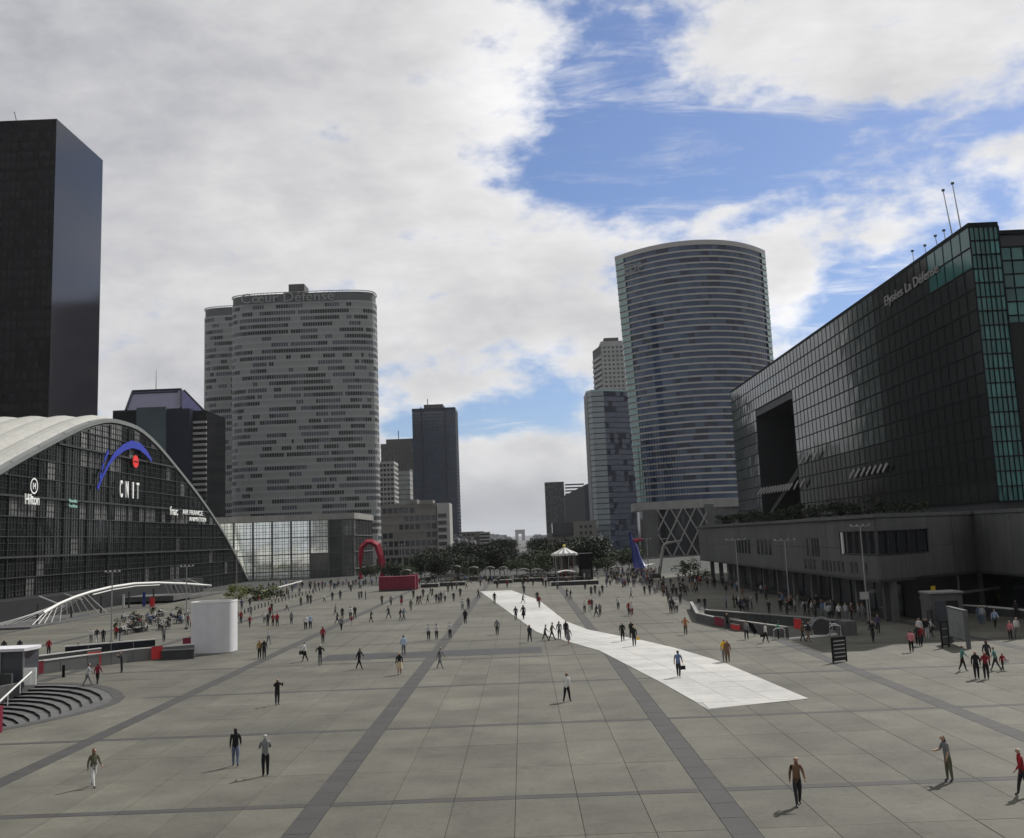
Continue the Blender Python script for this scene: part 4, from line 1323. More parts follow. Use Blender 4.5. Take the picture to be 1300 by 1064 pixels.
b = MB(); b.prism([(XE+.1, 200), (XE+.1, 117.5), (xe1-.1, 117.5), (xe1-.1, 121.2), (90, 121.2), (90, 200)], 11, HE-0.05); b.build('core', 'recess', el_)
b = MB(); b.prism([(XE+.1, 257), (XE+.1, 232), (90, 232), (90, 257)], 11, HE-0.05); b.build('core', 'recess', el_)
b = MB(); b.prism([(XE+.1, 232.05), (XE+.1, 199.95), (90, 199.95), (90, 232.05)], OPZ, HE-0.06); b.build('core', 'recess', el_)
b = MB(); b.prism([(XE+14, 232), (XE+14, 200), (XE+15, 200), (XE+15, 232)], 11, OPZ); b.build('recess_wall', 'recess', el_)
b = MB(); b.v = [(XE+.3, 232, 12), (XE+.3, 200, 22), (XE+12, 200, 22), (XE+12, 232, 12), (XE+.3, 200, 20.5), (XE+.3, 232, 11.2)]; b.f = [(0, 1, 2, 3), (0, 1, 4, 5)]; b.m = [0, 0]; b.build('sloping_roof', 'concrete_dark', el_)
# rows of slanting white fins near its foot
for (pa_, pb_, n_) in (((962, 628), (1001, 622), 12), ((1008, 621), (1016, 619), 2), ((1079, 607), (1121, 599), 7), ((1016, 588), (1023, 586), 2), ((1032, 584), (1033, 583), 1)):
    for k in range(n_):
        t = k/max(1, n_-1)
        x, y = pa_[0]+(pb_[0]-pa_[0])*t, pa_[1]+(pb_[1]-pa_[1])*t
        hh = 10 if n_ != 12 else 8
        a, c = onx(x, y, XE-0.6), onx(x+5.0, y-hh, XE-0.6)
        MB().beam(a, c, 0.18, 0.4).build('white_fin', 'pale', el_)
pa_, pb_ = onx(1122, 389, XE-0.3), onx(1189, 343, XE-0.3)
text('Elysées La Défense', 1.9, (XE-0.15, pa_.y, pa_.z), (pi/2, 0, -pi/2), 'sign_grey', 'lettering', el_, 0.08, fit=pa_.y-pb_.y)
# masts on the roof
def mast(px0, py0, px1, py1, r, label, X=XE+1.2):
    a, c = onx(px0, py0, X), onx(px1, py1, X)
    m_ = empty('roof_mast', (a.x, a.y, HE), label, 'mast', 'masts on the glass block roof')
    MB().tube([(a.x, a.y, HE+0.3), (a.x, (a.y*0.2+c.y*0.8), c.z)], [r, r*0.6], 6).build('pole', 'grey_metal', m_)
    MB().box(a.x-.15, (a.y*0.2+c.y*0.8)-.15, c.z, a.x+.15, (a.y*0.2+c.y*0.8)+.15, c.z+.25).build('mast_head', 'dark_metal', m_)
mast(1210, 302, 1196, 244, 0.10, 'tall slanting steel mast on the glass block roof, farther of the tall pair')
mast(1221, 295, 1208, 235, 0.10, 'tall slanting steel mast closest to the corner of the glass block roof')
mast(1161, 335, 1158, 320, 0.07, 'short roof mast farthest along the glass block parapet')
mast(1176, 325, 1174, 313, 0.07, 'short thin roof mast second along the glass block parapet')
mast(1191, 315, 1187, 301, 0.08, 'short roof mast third along the glass block parapet')
mast(1201, 308, 1198, 294, 0.08, 'short roof mast just beside the two tall ones')

# ================================================================== TREES AND PLANTS
def leaf_cloud(b, c, rx, ry, rz, n, size, r, squash=0.0, mats=(0,)):
    """small leaf-sprays set in clumps through a crown's volume"""
    clumps = []
    for _ in range(max(5, n//45)):
        w, u = r.uniform(0, 2*pi), r.uniform(-0.85, 1)
        k = r.uniform(0.45, 1.0)
        q = sqrt(max(0, 1-u*u))
        clumps.append((c[0]+rx*k*q*cos(w), c[1]+ry*k*q*sin(w), c[2]+rz*k*u, r.uniform(0.25, 0.5)))
    for i in range(n):
        cl = r.choice(clumps)
        s_ = cl[3]
        x = cl[0]+r.gauss(0, 1)*s_*rx*0.55; y = cl[1]+r.gauss(0, 1)*s_*ry*0.55; z = cl[2]+r.gauss(0, 1)*s_*rz*0.5
        a = Vector((r.uniform(-1, 1), r.uniform(-1, 1), r.uniform(-0.6, 0.6))).normalized()
        d = a.cross(Vector((r.uniform(-1, 1), r.uniform(-1, 1), r.uniform(-1, 1)))).normalized()
        k = size*r.uniform(0.6, 1.3)
        p = Vector((x, y, z))
        b.quad(p-a*k, p-d*k*0.55, p+a*k, p+d*k*0.55, r.choice(mats))
def make_tree(h, cw, seed, leafm, dens=1400, label='', trunk_h=0.35):
    r = random.Random(seed)
    root = bpy.data.objects.new('tree', None); COL.objects.link(root)
    root['category'] = 'tree'; root['label'] = label
    b = MB()
    th = h*trunk_h
    b.tube([(0, 0, -0.1), (0.03*h*r.uniform(-.3, .3), 0, th*0.6), (0.02*h*r.uniform(-1, 1), 0.01*h, th*1.25)], [h*0.022, h*0.017, h*0.011], 7)
    for k in range(6):
        w = 2*pi*k/6 + r.uniform(-.4, .4); z0 = th*r.uniform(0.75, 1.2)
        b.tube([(0, 0, z0), (cos(w)*cw*0.22, sin(w)*cw*0.22, z0+h*0.14), (cos(w)*cw*0.38, sin(w)*cw*0.38, z0+h*r.uniform(.22, .38))], [h*0.009, h*0.006, h*0.003], 5)
    t = b.build('trunk', 'bark', root); t.location = (0, 0, 0)
    b = MB()
    leaf_cloud(b, (0, 0, h*0.62), cw*0.55, cw*0.55, h*0.36, int(dens*1.7), 0.036*h, r)
    c = b.build('crown', leafm, root); c.location = (0, 0, 0)
    return root
TP = [make_tree(7.5, 7.0, 11, 'leaf_dark', 1600), make_tree(8.5, 6.5, 12, 'leaf_dark', 1700), make_tree(6.5, 7.5, 13, 'leaf_mid', 1500), make_tree(9.0, 8.0, 14, 'leaf_dark', 1900), make_tree(5.0, 4.6, 15, 'leaf_mid', 1000, trunk_h=0.25)]
tree_used = set()
def tree(x, y, k, s=1.0, label='', group=None, z=0.0):
    if k in tree_used: o = copy_tree(TP[k], Vector((x, y, z)), rng.uniform(0, 6.28), s)
    else:
        o = TP[k]; tree_used.add(k)
        o.location = (x, y, z); o.rotation_euler = (0, 0, rng.uniform(0, 6.28)); o.scale = (s, s, s)
    o['label'] = label
    if group: o['group'] = group
    return o
GT = 'trees beyond the far end of the plaza'
def tpx(px, top, Y, k, label, group=GT):
    p = at(px, top, Y)
    base = [7.5, 8.5, 6.5, 9.0, 5.0][k]
    s = max(0.5, (p.z)/base)
    return tree(p.x, Y, k, s, label, group)
for px, top, Y, k, lb in [
    (497, 712, 262, 0, 'dark round tree just behind the red container'), (512, 716, 270, 2, 'small bushy tree behind the right end of the red container'),
    (533, 712, 285, 1, 'dark tree below the beige office block'), (548, 706, 300, 0, 'dark tree below the beige office block'), (563, 700, 305, 3, 'tall dark tree between the beige block and the balcony block'),
    (578, 692, 330, 3, 'tallest dark tree at the foot of the blue tower'), (592, 694, 320, 3, 'tall dark tree in front of the balcony block'), (607, 703, 290, 1, 'dark tree with a clear trunk left of the avenue'),
    (621, 697, 285, 3, 'broad dark tree left of the open avenue'), (634, 702, 280, 0, 'broad dark tree bordering the open avenue on its left'),
    (655, 708, 275, 2, 'low tree standing in the middle of the avenue opening'), (668, 701, 290, 1, 'dark tree bordering the avenue on its right'), (681, 696, 300, 3, 'broad dark tree left of the carousel'), (694, 697, 305, 3, 'dark tree touching the left side of the carousel roof'),
    (704, 704, 275, 1, 'dark tree behind the carousel'), (716, 706, 280, 0, 'dark tree behind the carousel'), (728, 702, 290, 3, 'dark tree behind the carousel'), (757, 703, 270, 1, 'dark tree right of the black kiosk'), (768, 706, 262, 2, 'bushy tree right of the black kiosk'),
    (673, 712, 262, 4, 'small tree in front of the avenue trees'), (690, 714, 264, 4, 'small tree in front of the avenue trees'), (559, 716, 268, 4, 'small tree among the white awnings'), (586, 716, 266, 4, 'small tree among the white awnings'), (601, 718, 262, 4, 'small tree among the white awnings'), (470, 716, 280, 2, 'dark bushy tree beside the red arched sculpture')]:
    tpx(px, top, Y, k, lb)
for i in range(22):
    Y = 268 + (i % 4)*14
    tree(-31 + 2.45*i + rng.uniform(-1, 1) if i < 11 else 4.5 + (i-11)*2.4 + rng.uniform(-1, 1), Y, rng.choice([0, 1, 3, 3, 2]), rng.uniform(0.6, 1.12), 'dark tree in the planted rows behind the white awnings', 'planted rows behind the white awnings')
for i in range(72):
    side = -1 if i % 2 else 1
    Y = 330 + (i//2)*15*(1+i/60)
    tree(side*rng.uniform(6, 26)*(1+i/110), Y, rng.choice([0, 1, 3]), rng.uniform(0.9, 1.25), 'dark roadside tree lining the distant avenue', 'trees lining the distant avenue', -0.3)
# greenery near the hall on the left, on the right-hand podium and in planters
def shrub(name, p, rx, ry, h, n, m, label, category='shrub', size=0.16, group=None):
    b = MB(); r = random.Random(int(p[0]*7+p[1]))
    o = empty(name, (p[0], p[1], p[2]), label, category, group)
    leaf_cloud(b, (0, 0, h*0.5), rx, ry, h*0.55, n, size, r)
    c = b.build('foliage', m, o); c.location = (0, 0, 0)
    q = MB(); q.tube([(0, 0, -0.05), (0.05, 0, h*0.5)], [0.08, 0.05], 5); c = q.build('stem', 'bark', o); c.location = (0, 0, 0)
    return o
for i, (px, py) in enumerate([(296, 756), (304, 757), (313, 756), (322, 759), (332, 758), (343, 757), (351, 757)]):
    p = gnd(px, py+4)
    shrub('shrub', (p.x, p.y, 0), 2.0, 1.6, 2.6, 420, 'leaf_bright' if i not in (3, 6) else 'leaf_mid', 'yellow green shrub in the planter row by the foot of the shell roof', size=0.2, group='shrubs in the planter row by the hall')
for i, (px, py, Y) in enumerate([(868, 656, 206), (893, 655, 200), (906, 652, 190), (918, 652, 183), (931, 650, 175), (946, 649, 166), (960, 648, 158), (985, 647, 148), (1010, 648, 140), (1035, 645, 132), (1070, 644, 122), (1120, 642, 122)]):
    p = at(px, py, Y)
    x = max(37.5, p.x)
    shrub('shrub', (x+2.6, Y, 10.95), 2.4, 2.4, 2.0, 380, 'leaf_dark', 'dark shrub on the edge of the concrete podium roof', size=0.22, group='shrubs along the podium roof')
for i in range(5):
    p = gnd(1262+i*11, 778)
    shrub('hedge_bush', (p.x+3, p.y+8, 0), 2.2, 1.5, 2.5, 420, 'leaf_bright', 'yellow green bush behind the white ledge at the right', size=0.14, group='bushes behind the white ledge')
for i, (px, py) in enumerate([(867, 735), (877, 733), (888, 737)]):
    p = gnd(px, py)
    shrub('shrub', (p.x, p.y, 0), 2.6, 2.0, 3.8, 450, 'leaf_mid', 'olive shrub at the foot of the lattice base beside the podium', size=0.2, group='shrubs by the lattice base')
# planter pots on the cafe terrace
for i, (px, py) in enumerate([(169, 798), (176, 803), (192, 787), (226, 786), (152, 803)]):
    p = gnd(px, py)
    o = shrub('potted_bush', (p.x, p.y, 0.4), 0.8, 0.8, 1.7, 300, 'leaf_dark', 'dark bush in a tub on the cafe terrace', 'potted plant', 0.09, 'tubs on the cafe terrace')
    q = MB(); q.lathe([(0.02, -0.4), (0.45, -0.4), (0.6, 0.15), (0.5, 0.15), (0.02, 0.1)], n=10); c = q.build('pot', 'concrete_dark', o); c.location = (0, 0, 0)

# ================================================================== FAR CITY
fb = empty('triumphal_arch', (0, 4880, 0), 'distant stone triumphal arch closing the avenue', 'arch')
p0 = at(653.8, 673, 4880); p1 = at(666.2, 673, 4880)
w = (p1.x-p0.x); cxa = (p0.x+p1.x)/2
q = MB(); q.box(cxa-w/2, 4880, -4, cxa-w*0.17, 4902, 38); q.build('pier', 'beige', fb)
q = MB(); q.box(cxa+w*0.17, 4880, -4, cxa+w/2, 4902, 38); q.build('pier', 'beige', fb)
q = MB()
N_ = 10
for i in range(N_):
    a0, a1 = pi*i/N_, pi*(i+1)/N_
    r_ = w*0.172
    for yy in (4880, 4902):
        q.face([(cxa+r_*cos(a0), yy, 25+r_*sin(a0)), (cxa+r_*cos(a1), yy, 25+r_*sin(a1)), (cxa+r_*cos(a1), yy, 40), (cxa+r_*cos(a0), yy, 40)])
    q.quad((cxa+r_*cos(a0), 4880, 25+r_*sin(a0)), (cxa+r_*cos(a1), 4880, 25+r_*sin(a1)), (cxa+r_*cos(a1), 4902, 25+r_*sin(a1)), (cxa+r_*cos(a0), 4902, 25+r_*sin(a0)))
q.build('vault', 'beige', fb)
q = MB(); q.box(cxa-w/2-.5, 4879, 38.01, cxa+w/2+.5, 4903, 51); q.build('attic', 'beige', fb)
def far_block(x, y, w, d, h, label, group):
    o = empty('city_block', (x, y, -0.3), label, 'apartment block', group)
    b = MB(); b.box(-w/2, 0, 0, w/2, d, h); c = b.build('wall', 'far_wall', o); c.location = (0, 0, 0)
    b = MB(); b.prism([(-w/2+.2, .2), (w/2-.2, .2), (w/2-.2, d-.2), (-w/2+.2, d-.2)], h, h+3, 0, poly1=[(-w/2+3, 3), (w/2-3, 3), (w/2-3, d-3), (-w/2+3, d-3)]); c = b.build('roof', 'far_roof', o); c.location = (0, 0, 0)
    b = MB()
    nf = max(2, int(h/3.2))
    for r in range(nf):
        b.box(-w/2+1, -0.25, 1.2+r*h/nf, w/2-1, -0.01, 2.6+r*h/nf)
    c = b.build('window', 'window_mid', o, kind='stuff'); c.location = (0, 0, 0)
r_ = random.Random(5)
for i in range(110):
    Y = 520 + 4000*(i/110)**1.3
    w_px = 0.009*1310*0.75
    px = r_.uniform(590, 655-w_px) if i % 2 else r_.uniform(668+w_px, 706)
    top = 681 + r_.uniform(-1.5, 5) + (0 if Y > 1800 else 3)
    p = at(px, top, Y)
    if abs(p.x) < 24: p.x = math.copysign(24 + 15, p.x)
    far_block(p.x, Y, Y*0.009*r_.uniform(0.6, 1.3), 20, min(max(9, p.z), 42), 'hazy pale apartment block along the distant avenue', 'city blocks lining the distant avenue')
hill = MB()
for i in range(40):
    x0, x1 = -2600 + i*130, -2600 + (i+1)*130
    f = lambda x: 22 + 7*sin(x/430.0) + 4*sin(x/170.0+1)
    hill.quad((x0, 6800, f(x0)), (x1, 6800, f(x1)), (x1, 6000, -2), (x0, 6000, -2))
tag(hill.build('hills', 'far_roof'), kind='structure')

# ================================================================== STREET FURNITURE AND SMALL STRUCTURES
# tall white curved hoarding
p = gnd(247, 831); p2 = gnd(300, 829)
wc = empty('white_hoarding', ((p.x+p2.x)/2, 103.5, 0), 'tall white curved hoarding standing on the plaza', 'hoarding')
pl = stadium(-31.15, 104.4, 2.12, 1.75, p=3.6)
q = MB()
for k in range(len(pl)):
    a, c = pl[k], pl[(k+1) % len(pl)]
    q.quad((*a, 0), (*c, 0), (*c, 4.95), (*a, 4.95))
    nx, ny = (c[1]-a[1]), -(c[0]-a[0]); L = hypot(nx, ny)
    d = 0.12
    q.quad((a[0]-nx/L*d, a[1]-ny/L*d, 0), (c[0]-nx/L*d, c[1]-ny/L*d, 0), (c[0]-nx/L*d, c[1]-ny/L*d, 4.9), (a[0]-nx/L*d, a[1]-ny/L*d, 4.9))
q.build('skin', 'hoarding', wc)
q = MB()
op_, ip_ = offset_poly(pl, 0.03), offset_poly(pl, -0.14)
for k in range(len(pl)):
    j = (k+1) % len(pl)
    q.prism([op_[k], op_[j], ip_[j], ip_[k]], 4.93, 5.03)
q.build('top_rim', 'white_paint', wc)
q = MB()
q.prism(offset_poly(pl, 0.06), 0, 0.12); q.build('plinth', 'grey_metal', wc)

# red container
a, c = gnd(481, 751.5), gnd(527, 750)
y = 222.0
xa, xb = at(481, 745, y).x, at(527, 745, y).x
rc = empty('red_container', ((xa+xb)/2, y, 0), 'long crimson red box cabin at the far end of the plaza', 'container')
ztop = at(505, 732.5, y).z
q = MB(); q.box(xa, y, 0.35, xb, y+2.6, ztop); q.build('body', 'crimson', rc)
q = MB(); q.box(xa-.1, y-.12, ztop, xb+.1, y+2.7, ztop+.12); q.build('roof_edge', 'crimson', rc)
for k in range(9):
    x = xa + (xb-xa)*(k+.5)/9
    q = MB(); q.box(x-.04, y-.06, 0.4, x+.04, y-.01, ztop-.05); q.build('rib', 'crimson', rc)
q = MB(); q.box(xa, y+.1, 0, xb, y+2.5, 0.34); q.build('base', 'dark_metal', rc)
q = MB(); x = at(524, 731, y+2).x; q.box(x-0.9, y+3.0, 0, x+0.9, y+4.4, ztop+0.35); tag(q.build('red_cabin', 'crimson'), 'small red cabin peeking out behind the right end of the red container', 'cabin')

# plain red arched sculpture (generic) and plain blue pointed sculpture
Y = 285
def spx(px, py): 
    p = at(px, py, Y); return Vector((p.x, Y, p.z))
rs = empty('red_sculpture', (spx(470, 728).x, Y, 0), 'big red steel arched sculpture beside the glazed pavilion', 'sculpture')
q = MB(); q.tube([spx(458, 735), spx(457.5, 710), spx(459, 695), spx(466, 688), spx(474, 688)], [0.55, 0.6, 0.75, 0.8, 0.75], 4); q.build('slim_leg', 'red', rs)
q = MB(); q.tube([spx(472, 688), spx(479, 692), spx(483, 705), spx(487, 735)], [0.8, 1.0, 0.9, 0.5], 4); q.build('broad_leg', 'red', rs)
q = MB(); q.tube([spx(479, 692)+Vector((0, 3, 0)), spx(484, 712)+Vector((0, 6, -1)), spx(478, 736)+Vector((0, 7, 0))], [0.7, 0.5, 0.4], 4); q.build('rear_leg', 'red', rs)
Y = 262
bs = empty('blue_sculpture', (spx(808, 712).x, Y, 0), 'tall pointed blue sculpture with a red arm near the lattice base', 'sculpture')
q = MB(); q.tube([spx(810, 722), spx(808, 708), spx(806, 696), spx(801.5, 686), spx(799.5, 676)], [1.15, 1.1, 0.85, 0.55, 0.15], 8); q.build('blue_body', 'blue_paint', bs, smooth=True)
q = MB(); q.tube([spx(811, 722)+Vector((1.2, 0, 0)), spx(811, 708), spx(807, 697)], [0.9, 0.6, 0.2], 7); q.build('blue_lobe', 'blue_paint', bs, smooth=True)
q = MB(); q.tube([spx(804, 687)+Vector((0, -.4, 0)), spx(810, 685.5), spx(816, 685)], [0.5, 0.45, 0.3], 6); q.build('red_arm', 'red', bs)

# carousel with a striped tent roof
Y = 245
cc = at(716.5, 703, Y)
crs = empty('carousel', (cc.x, Y, 0), 'round carousel with a pale scalloped tent roof', 'carousel')
R0 = (at(733, 703, Y).x - at(700, 703, Y).x)/2
ze, za_ = at(716.5, 702.5, Y).z, at(716.5, 694.2, Y).z
q, q2 = MB(), MB()
for i in range(24):
    a0, a1 = 2*pi*i/24, 2*pi*(i+1)/24
    f = lambda r, w, z: (cc.x+r*cos(w), Y+r*sin(w), z)
    t_ = q
    t_.quad(f(R0, a0, ze), f(R0, a1, ze), f(R0*.45, a1, ze+(za_-ze)*.5), f(R0*.45, a0, ze+(za_-ze)*.5), i % 2)
    t_.face([f(R0*.45, a0, ze+(za_-ze)*.5), f(R0*.45, a1, ze+(za_-ze)*.5), f(0.05, (a0+a1)/2, za_)], i % 2)
    q2.face([f(R0*1.01, a0, ze+.02), f(R0*1.01, a1, ze+.02), f(R0*1.01, a1, ze-.3), f(R0*1.01, (a0+a1)/2, ze-.65), f(R0*1.01, a0, ze-.3)])
q.build('tent_roof', ['white_cloth', 'concrete_light'], crs)
q2.build('valance', 'white_cloth', crs)
MB().lathe([(0.3, 0), (0.35, .3), (0.0, .6)], (cc.x, Y, za_), 8).build('finial', 'yellow', crs)
MB().lathe([(0.0, 0.35), (R0*.95, 0.35), (R0*.95, 0)], (cc.x, Y, 0), 24).build('platform', 'beige', crs)
MB().lathe([(R0*.3, 0.35), (R0*.3, ze)], (cc.x, Y, 0), 12).build('centre_drum', 'brown_wall', crs)
for i in range(10):
    w = 2*pi*i/10; x, y = cc.x+R0*.85*cos(w), Y+R0*.85*sin(w)
    MB().tube([(x, y, .3), (x, y, ze)], 0.07, 5).build('post', 'pale', crs)
    b = MB(); x, y = cc.x+R0*.6*cos(w+.3), Y+R0*.6*sin(w+.3)
    b.lathe([(0.0, .9), (.22, 1.0), (.26, 1.4), (.2, 1.7), (0, 1.8)], (x, y, 0), 7); b.tube([(x, y, .3), (x, y, ze)], .03, 4); b.build('ride', rng.choice(['pale', 'brown_wall', 'crimson']), crs)
# black kiosk beside it
a, c = at(735, 703, 240), at(751.5, 703, 240)
kb = empty('black_kiosk', ((a.x+c.x)/2, 240, 0), 'plain black box kiosk right of the carousel', 'kiosk')
q = MB(); q.box(a.x, 240, 0, c.x, 243.5, a.z-.15); q.build('body', 'black_wall', kb)
q = MB(); q.box(a.x-.12, 239.85, a.z-.15, c.x+.12, 243.6, a.z+.05); q.build('roof_edge', 'dark_metal', kb)
q = MB(); q.box(a.x+.4, 239.9, .2, c.x-.4, 239.98, 2.4); q.build('shutter', 'dark_metal', kb)
# white awnings and market stalls along the tree line
def stall(px0, px1, py, Y, label):
    a, c = at(px0, py, Y), at(px1, py, Y)
    z = max(2.3, a.z)
    o = empty('awning_stall', ((a.x+c.x)/2, Y, 0), label, 'stall', 'white awnings along the tree line')
    b = MB(); n_ = 6; d = 2.6
    for i in range(n_):
        u0, u1 = i/n_, (i+1)/n_
        h0, h1 = 0.35*sin(pi*u0), 0.35*sin(pi*u1)
        x0, x1 = a.x+(c.x-a.x)*u0, a.x+(c.x-a.x)*u1
        b.quad((x0, Y, z+h0), (x1, Y, z+h1), (x1, Y+d, z+h1), (x0, Y+d, z+h0))
        b.quad((x0, Y, z+h0-.22), (x1, Y, z+h1-.22), (x1, Y, z+h1), (x0, Y, z+h0))
    b.build('awning', 'white_cloth' if 'bright' in label else 'beige', o)
    b = MB()
    for x in (a.x+.1, c.x-.1):
        for y in (Y+.1, Y+d-.1): b.tube([(x, y, 0), (x, y, z)], .05, 4)
    b.build('post', 'grey_metal', o, kind='stuff')
    b = MB(); b.box(a.x+.2, Y+1.2, 0, c.x-.2, Y+1.9, 1.0); b.build('counter', 'brown_wall', o)
for s_ in [(508, 521, 725, 255, 'white awning behind the red container'), (545, 554, 714.5, 282, 'small bright white awning below the beige block'), (538, 547, 718, 270, 'grey white awning among the dark trees'), (573, 584, 720, 262, 'white awning among the dark trees left of the avenue'),
           (594, 607, 721.5, 258, 'long white awning left of the avenue trees'), (615, 628, 721.5, 258, 'white awning under the broad tree by the avenue'), (633, 644, 721.5, 256, 'white awning at the avenue opening'), (657, 672, 724, 250, 'long white awning left of the carousel'), (674, 689, 725, 250, 'white awning next to the carousel'),
           (708, 730, 726.5, 228, 'brightest white awning in front of the carousel'), (819, 839, 718.5, 232, 'bright white awning beside the lattice base'), (777, 787, 721, 236, 'small white awning within the crowd')]:
    stall(*s_)
# low planter walls along the far edge
for i, (px0, px1, py, Y) in enumerate([(534, 556, 737, 232), (558, 590, 736, 236), (626, 650, 735, 238), (652, 690, 733, 242), (692, 745, 732, 240), (700, 760, 741, 216)]):
    a, c = at(px0, py, Y), at(px1, py, Y)
    o = empty('planter_wall', ((a.x+c.x)/2, Y, 0), 'low stone planter wall along the far edge of the plaza', 'planter', 'planter walls at the far edge')
    b = MB(); b.box(a.x, Y, 0, c.x, Y+2.4, 0.7); b.build('wall', 'concrete_dark', o)
    b = MB(); b.box(a.x-.08, Y-.1, .7, c.x+.08, Y+2.5, .82); b.build('coping', 'concrete_light', o)
    if i < 5:
        b = MB()
        for k in range(int((c.x-a.x)/1.2)):
            leaf_cloud(b, (a.x+.6+k*1.2, Y+1.2, 1.1), .8, .9, .5, 60, .16, rng)
        b.build('planting', 'leaf_dark', o)
# lamp posts
def lamp(px, pyb, pyt, label, arms=4, Y=None, group='plaza lamp posts', span=1.6):
    p = gnd(px, pyb) if Y is None else Vector((at(px, pyb, Y).x, Y, 0))
    zt = at(px, pyt, p.y).z
    o = empty('lamp_post', (p.x, p.y, 0), label, 'lamp post', group)
    c = MB().tube([(0, 0, 0), (0, 0, zt)], [.1, .06], 8).build('pole', 'grey_metal', o); c.location = (0, 0, 0)
    c = MB().lathe([(.22, 0), (.22, .25), (.1, .3)], n=10).build('base', 'dark_metal', o); c.location = (0, 0, 0)
    c = MB().box(-span/2, -.04, zt-.08, span/2, .04, zt).build('crossbar', 'grey_metal', o); c.location = (0, 0, 0)
    for k in range(arms):
        x = -span/2 + span*k/(arms-1)
        b = MB(); b.lathe([(.02, .16), (.1, .14), (.14, 0.0), (.02, -.02)], (x, 0, zt), 8)
        c = b.build('lamp_head', 'pale', o); c.location = (0, 0, 0)
    return o
lamp(141, 817, 726, 'four-headed lamp post standing left of the cafe terrace')
lamp(236.5, 799, 719, 'four-headed lamp post behind the white hoarding')
lamp(300.5, 768, 700, 'thin lamp post by the planter row of yellow shrubs', span=.8)
lamp(490, 736, 692, 'lamp post with a double head left of the red container', 3, span=1.8)
lamp(511, 738, 691, 'lamp post with a double head behind the red container', 3, span=1.8)
lamp(1103, 792, 667, 'tall T-shaped lamp post at the corner of the stone podium', 4, span=1.9)
lamp(1003, 775, 685.5, 'T-shaped lamp post in front of the middle of the podium wall', 4, span=2.4)
lamp(939.5, 765, 685, 'T-shaped lamp post in front of the far part of the podium wall', 4, span=2.6)
lamp(824, 735, 684, 'lamp post between the blue sculpture and the lattice base', 3, span=1.8)
# bent white mast near the lattice base
Y = 235
am = empty('angled_mast', (spx(837, 728).x, Y, 0), 'leaning pale mast with a long bent arm in front of the lattice', 'mast')
MB().tube([Vector((spx(836, 727).x, Y, 0)), spx(842, 694)], [.42, .36], 7).build('leaning_pole', 'concrete_light', am)
MB().tube([spx(842, 694), spx(846, 690), spx(866, 686)], [.36, .3, .18], 7).build('bent_arm', 'concrete_light', am)
MB().beam(spx(838, 684.5), spx(848, 683.5), .2, .12).build('top_bar', 'pale', am)
# sign poles and boards
def board(name, p0, p1, z0, z1, label, m='panel_print', frame='dark_metal', slats=0, category='notice board', thick=0.12, legs=True):
    o = empty(name, ((p0[0]+p1[0])/2, (p0[1]+p1[1])/2, 0), label, category)
    b = MB(); b.bar(p0, p1, z0+.06, z1-.06, -thick*.3, thick*.3); b.build('panel', m, o)
    b = MB()
    L = hypot(p1[0]-p0[0], p1[1]-p0[1]); w = .07/L
    b.bar(lerp2(p0, p1, -w), p0, 0 if legs else z0, z1, -thick/2, thick/2); b.bar(p1, lerp2(p0, p1, 1+w), 0 if legs else z0, z1, -thick/2, thick/2)
    b.bar(p0, p1, z1-.08, z1, -thick/2, thick/2); b.bar(p0, p1, z0, z0+.08, -thick/2, thick/2)
    b.build('frame', frame, o)
    for k in range(slats):
        z = z0 + (z1-z0)*(k+1)/(slats+1)
        b = MB(); b.bar(lerp2(p0, p1, .06), lerp2(p0, p1, .94), z-.035, z+.035, thick*.32, thick*.5); b.build('white_strip', 'pale', o)
    return o
p = gnd(1058.5, 841.5); p2 = gnd(1075.5, 840)
bo = board('notice_board', (p.x, p.y), (p2.x, p2.y+.2), 0.12, 1.82, 'black framed notice board with white strips near the tip of the white path', 'window_dark', 'black_frame', 5)
p = gnd(1197, 822.5); p2 = gnd(1206.5, 822)
board('notice_board', (p.x, p.y), (p2.x, p2.y+.3), 0.2, 2.1, 'narrow dark notice board left of the large map panel', 'window_mid', 'black_frame', 2)
p, p2 = gnd(1208, 816), gnd(1230, 824)
board('map_panel', (p.x, p.y), (p2.x, p2.y), 0.55, 3.0, 'large double map panel with a pale end frame', 'panel_print', 'concrete', 0, 'map panel', 0.35)
def sign_pole(px, pyb, pyt, wpx, label, m, hgt=0.6):
    p = gnd(px, pyb); zt = at(px, pyt, p.y).z
    o = empty('sign_pole', (p.x, p.y, 0), label, 'sign')
    MB().tube([(p.x, p.y, 0), (p.x, p.y, zt)], .05, 6).build('pole', 'grey_metal', o)
    w = wpx*p.y/1310
    b = MB(); b.box(p.x-w, p.y-.06, zt-hgt, p.x, p.y+.0, zt); b.build('panel', m, o)
    b = MB(); b.box(p.x+.1, p.y-.06, zt-hgt*.2, p.x+w*.9, p.y, zt+hgt*.25); b.build('small_panel', 'concrete', o)
    return o
sign_pole(1106, 793, 751, 11, 'white direction sign on a pole in front of the podium corner', 'pale', .75)
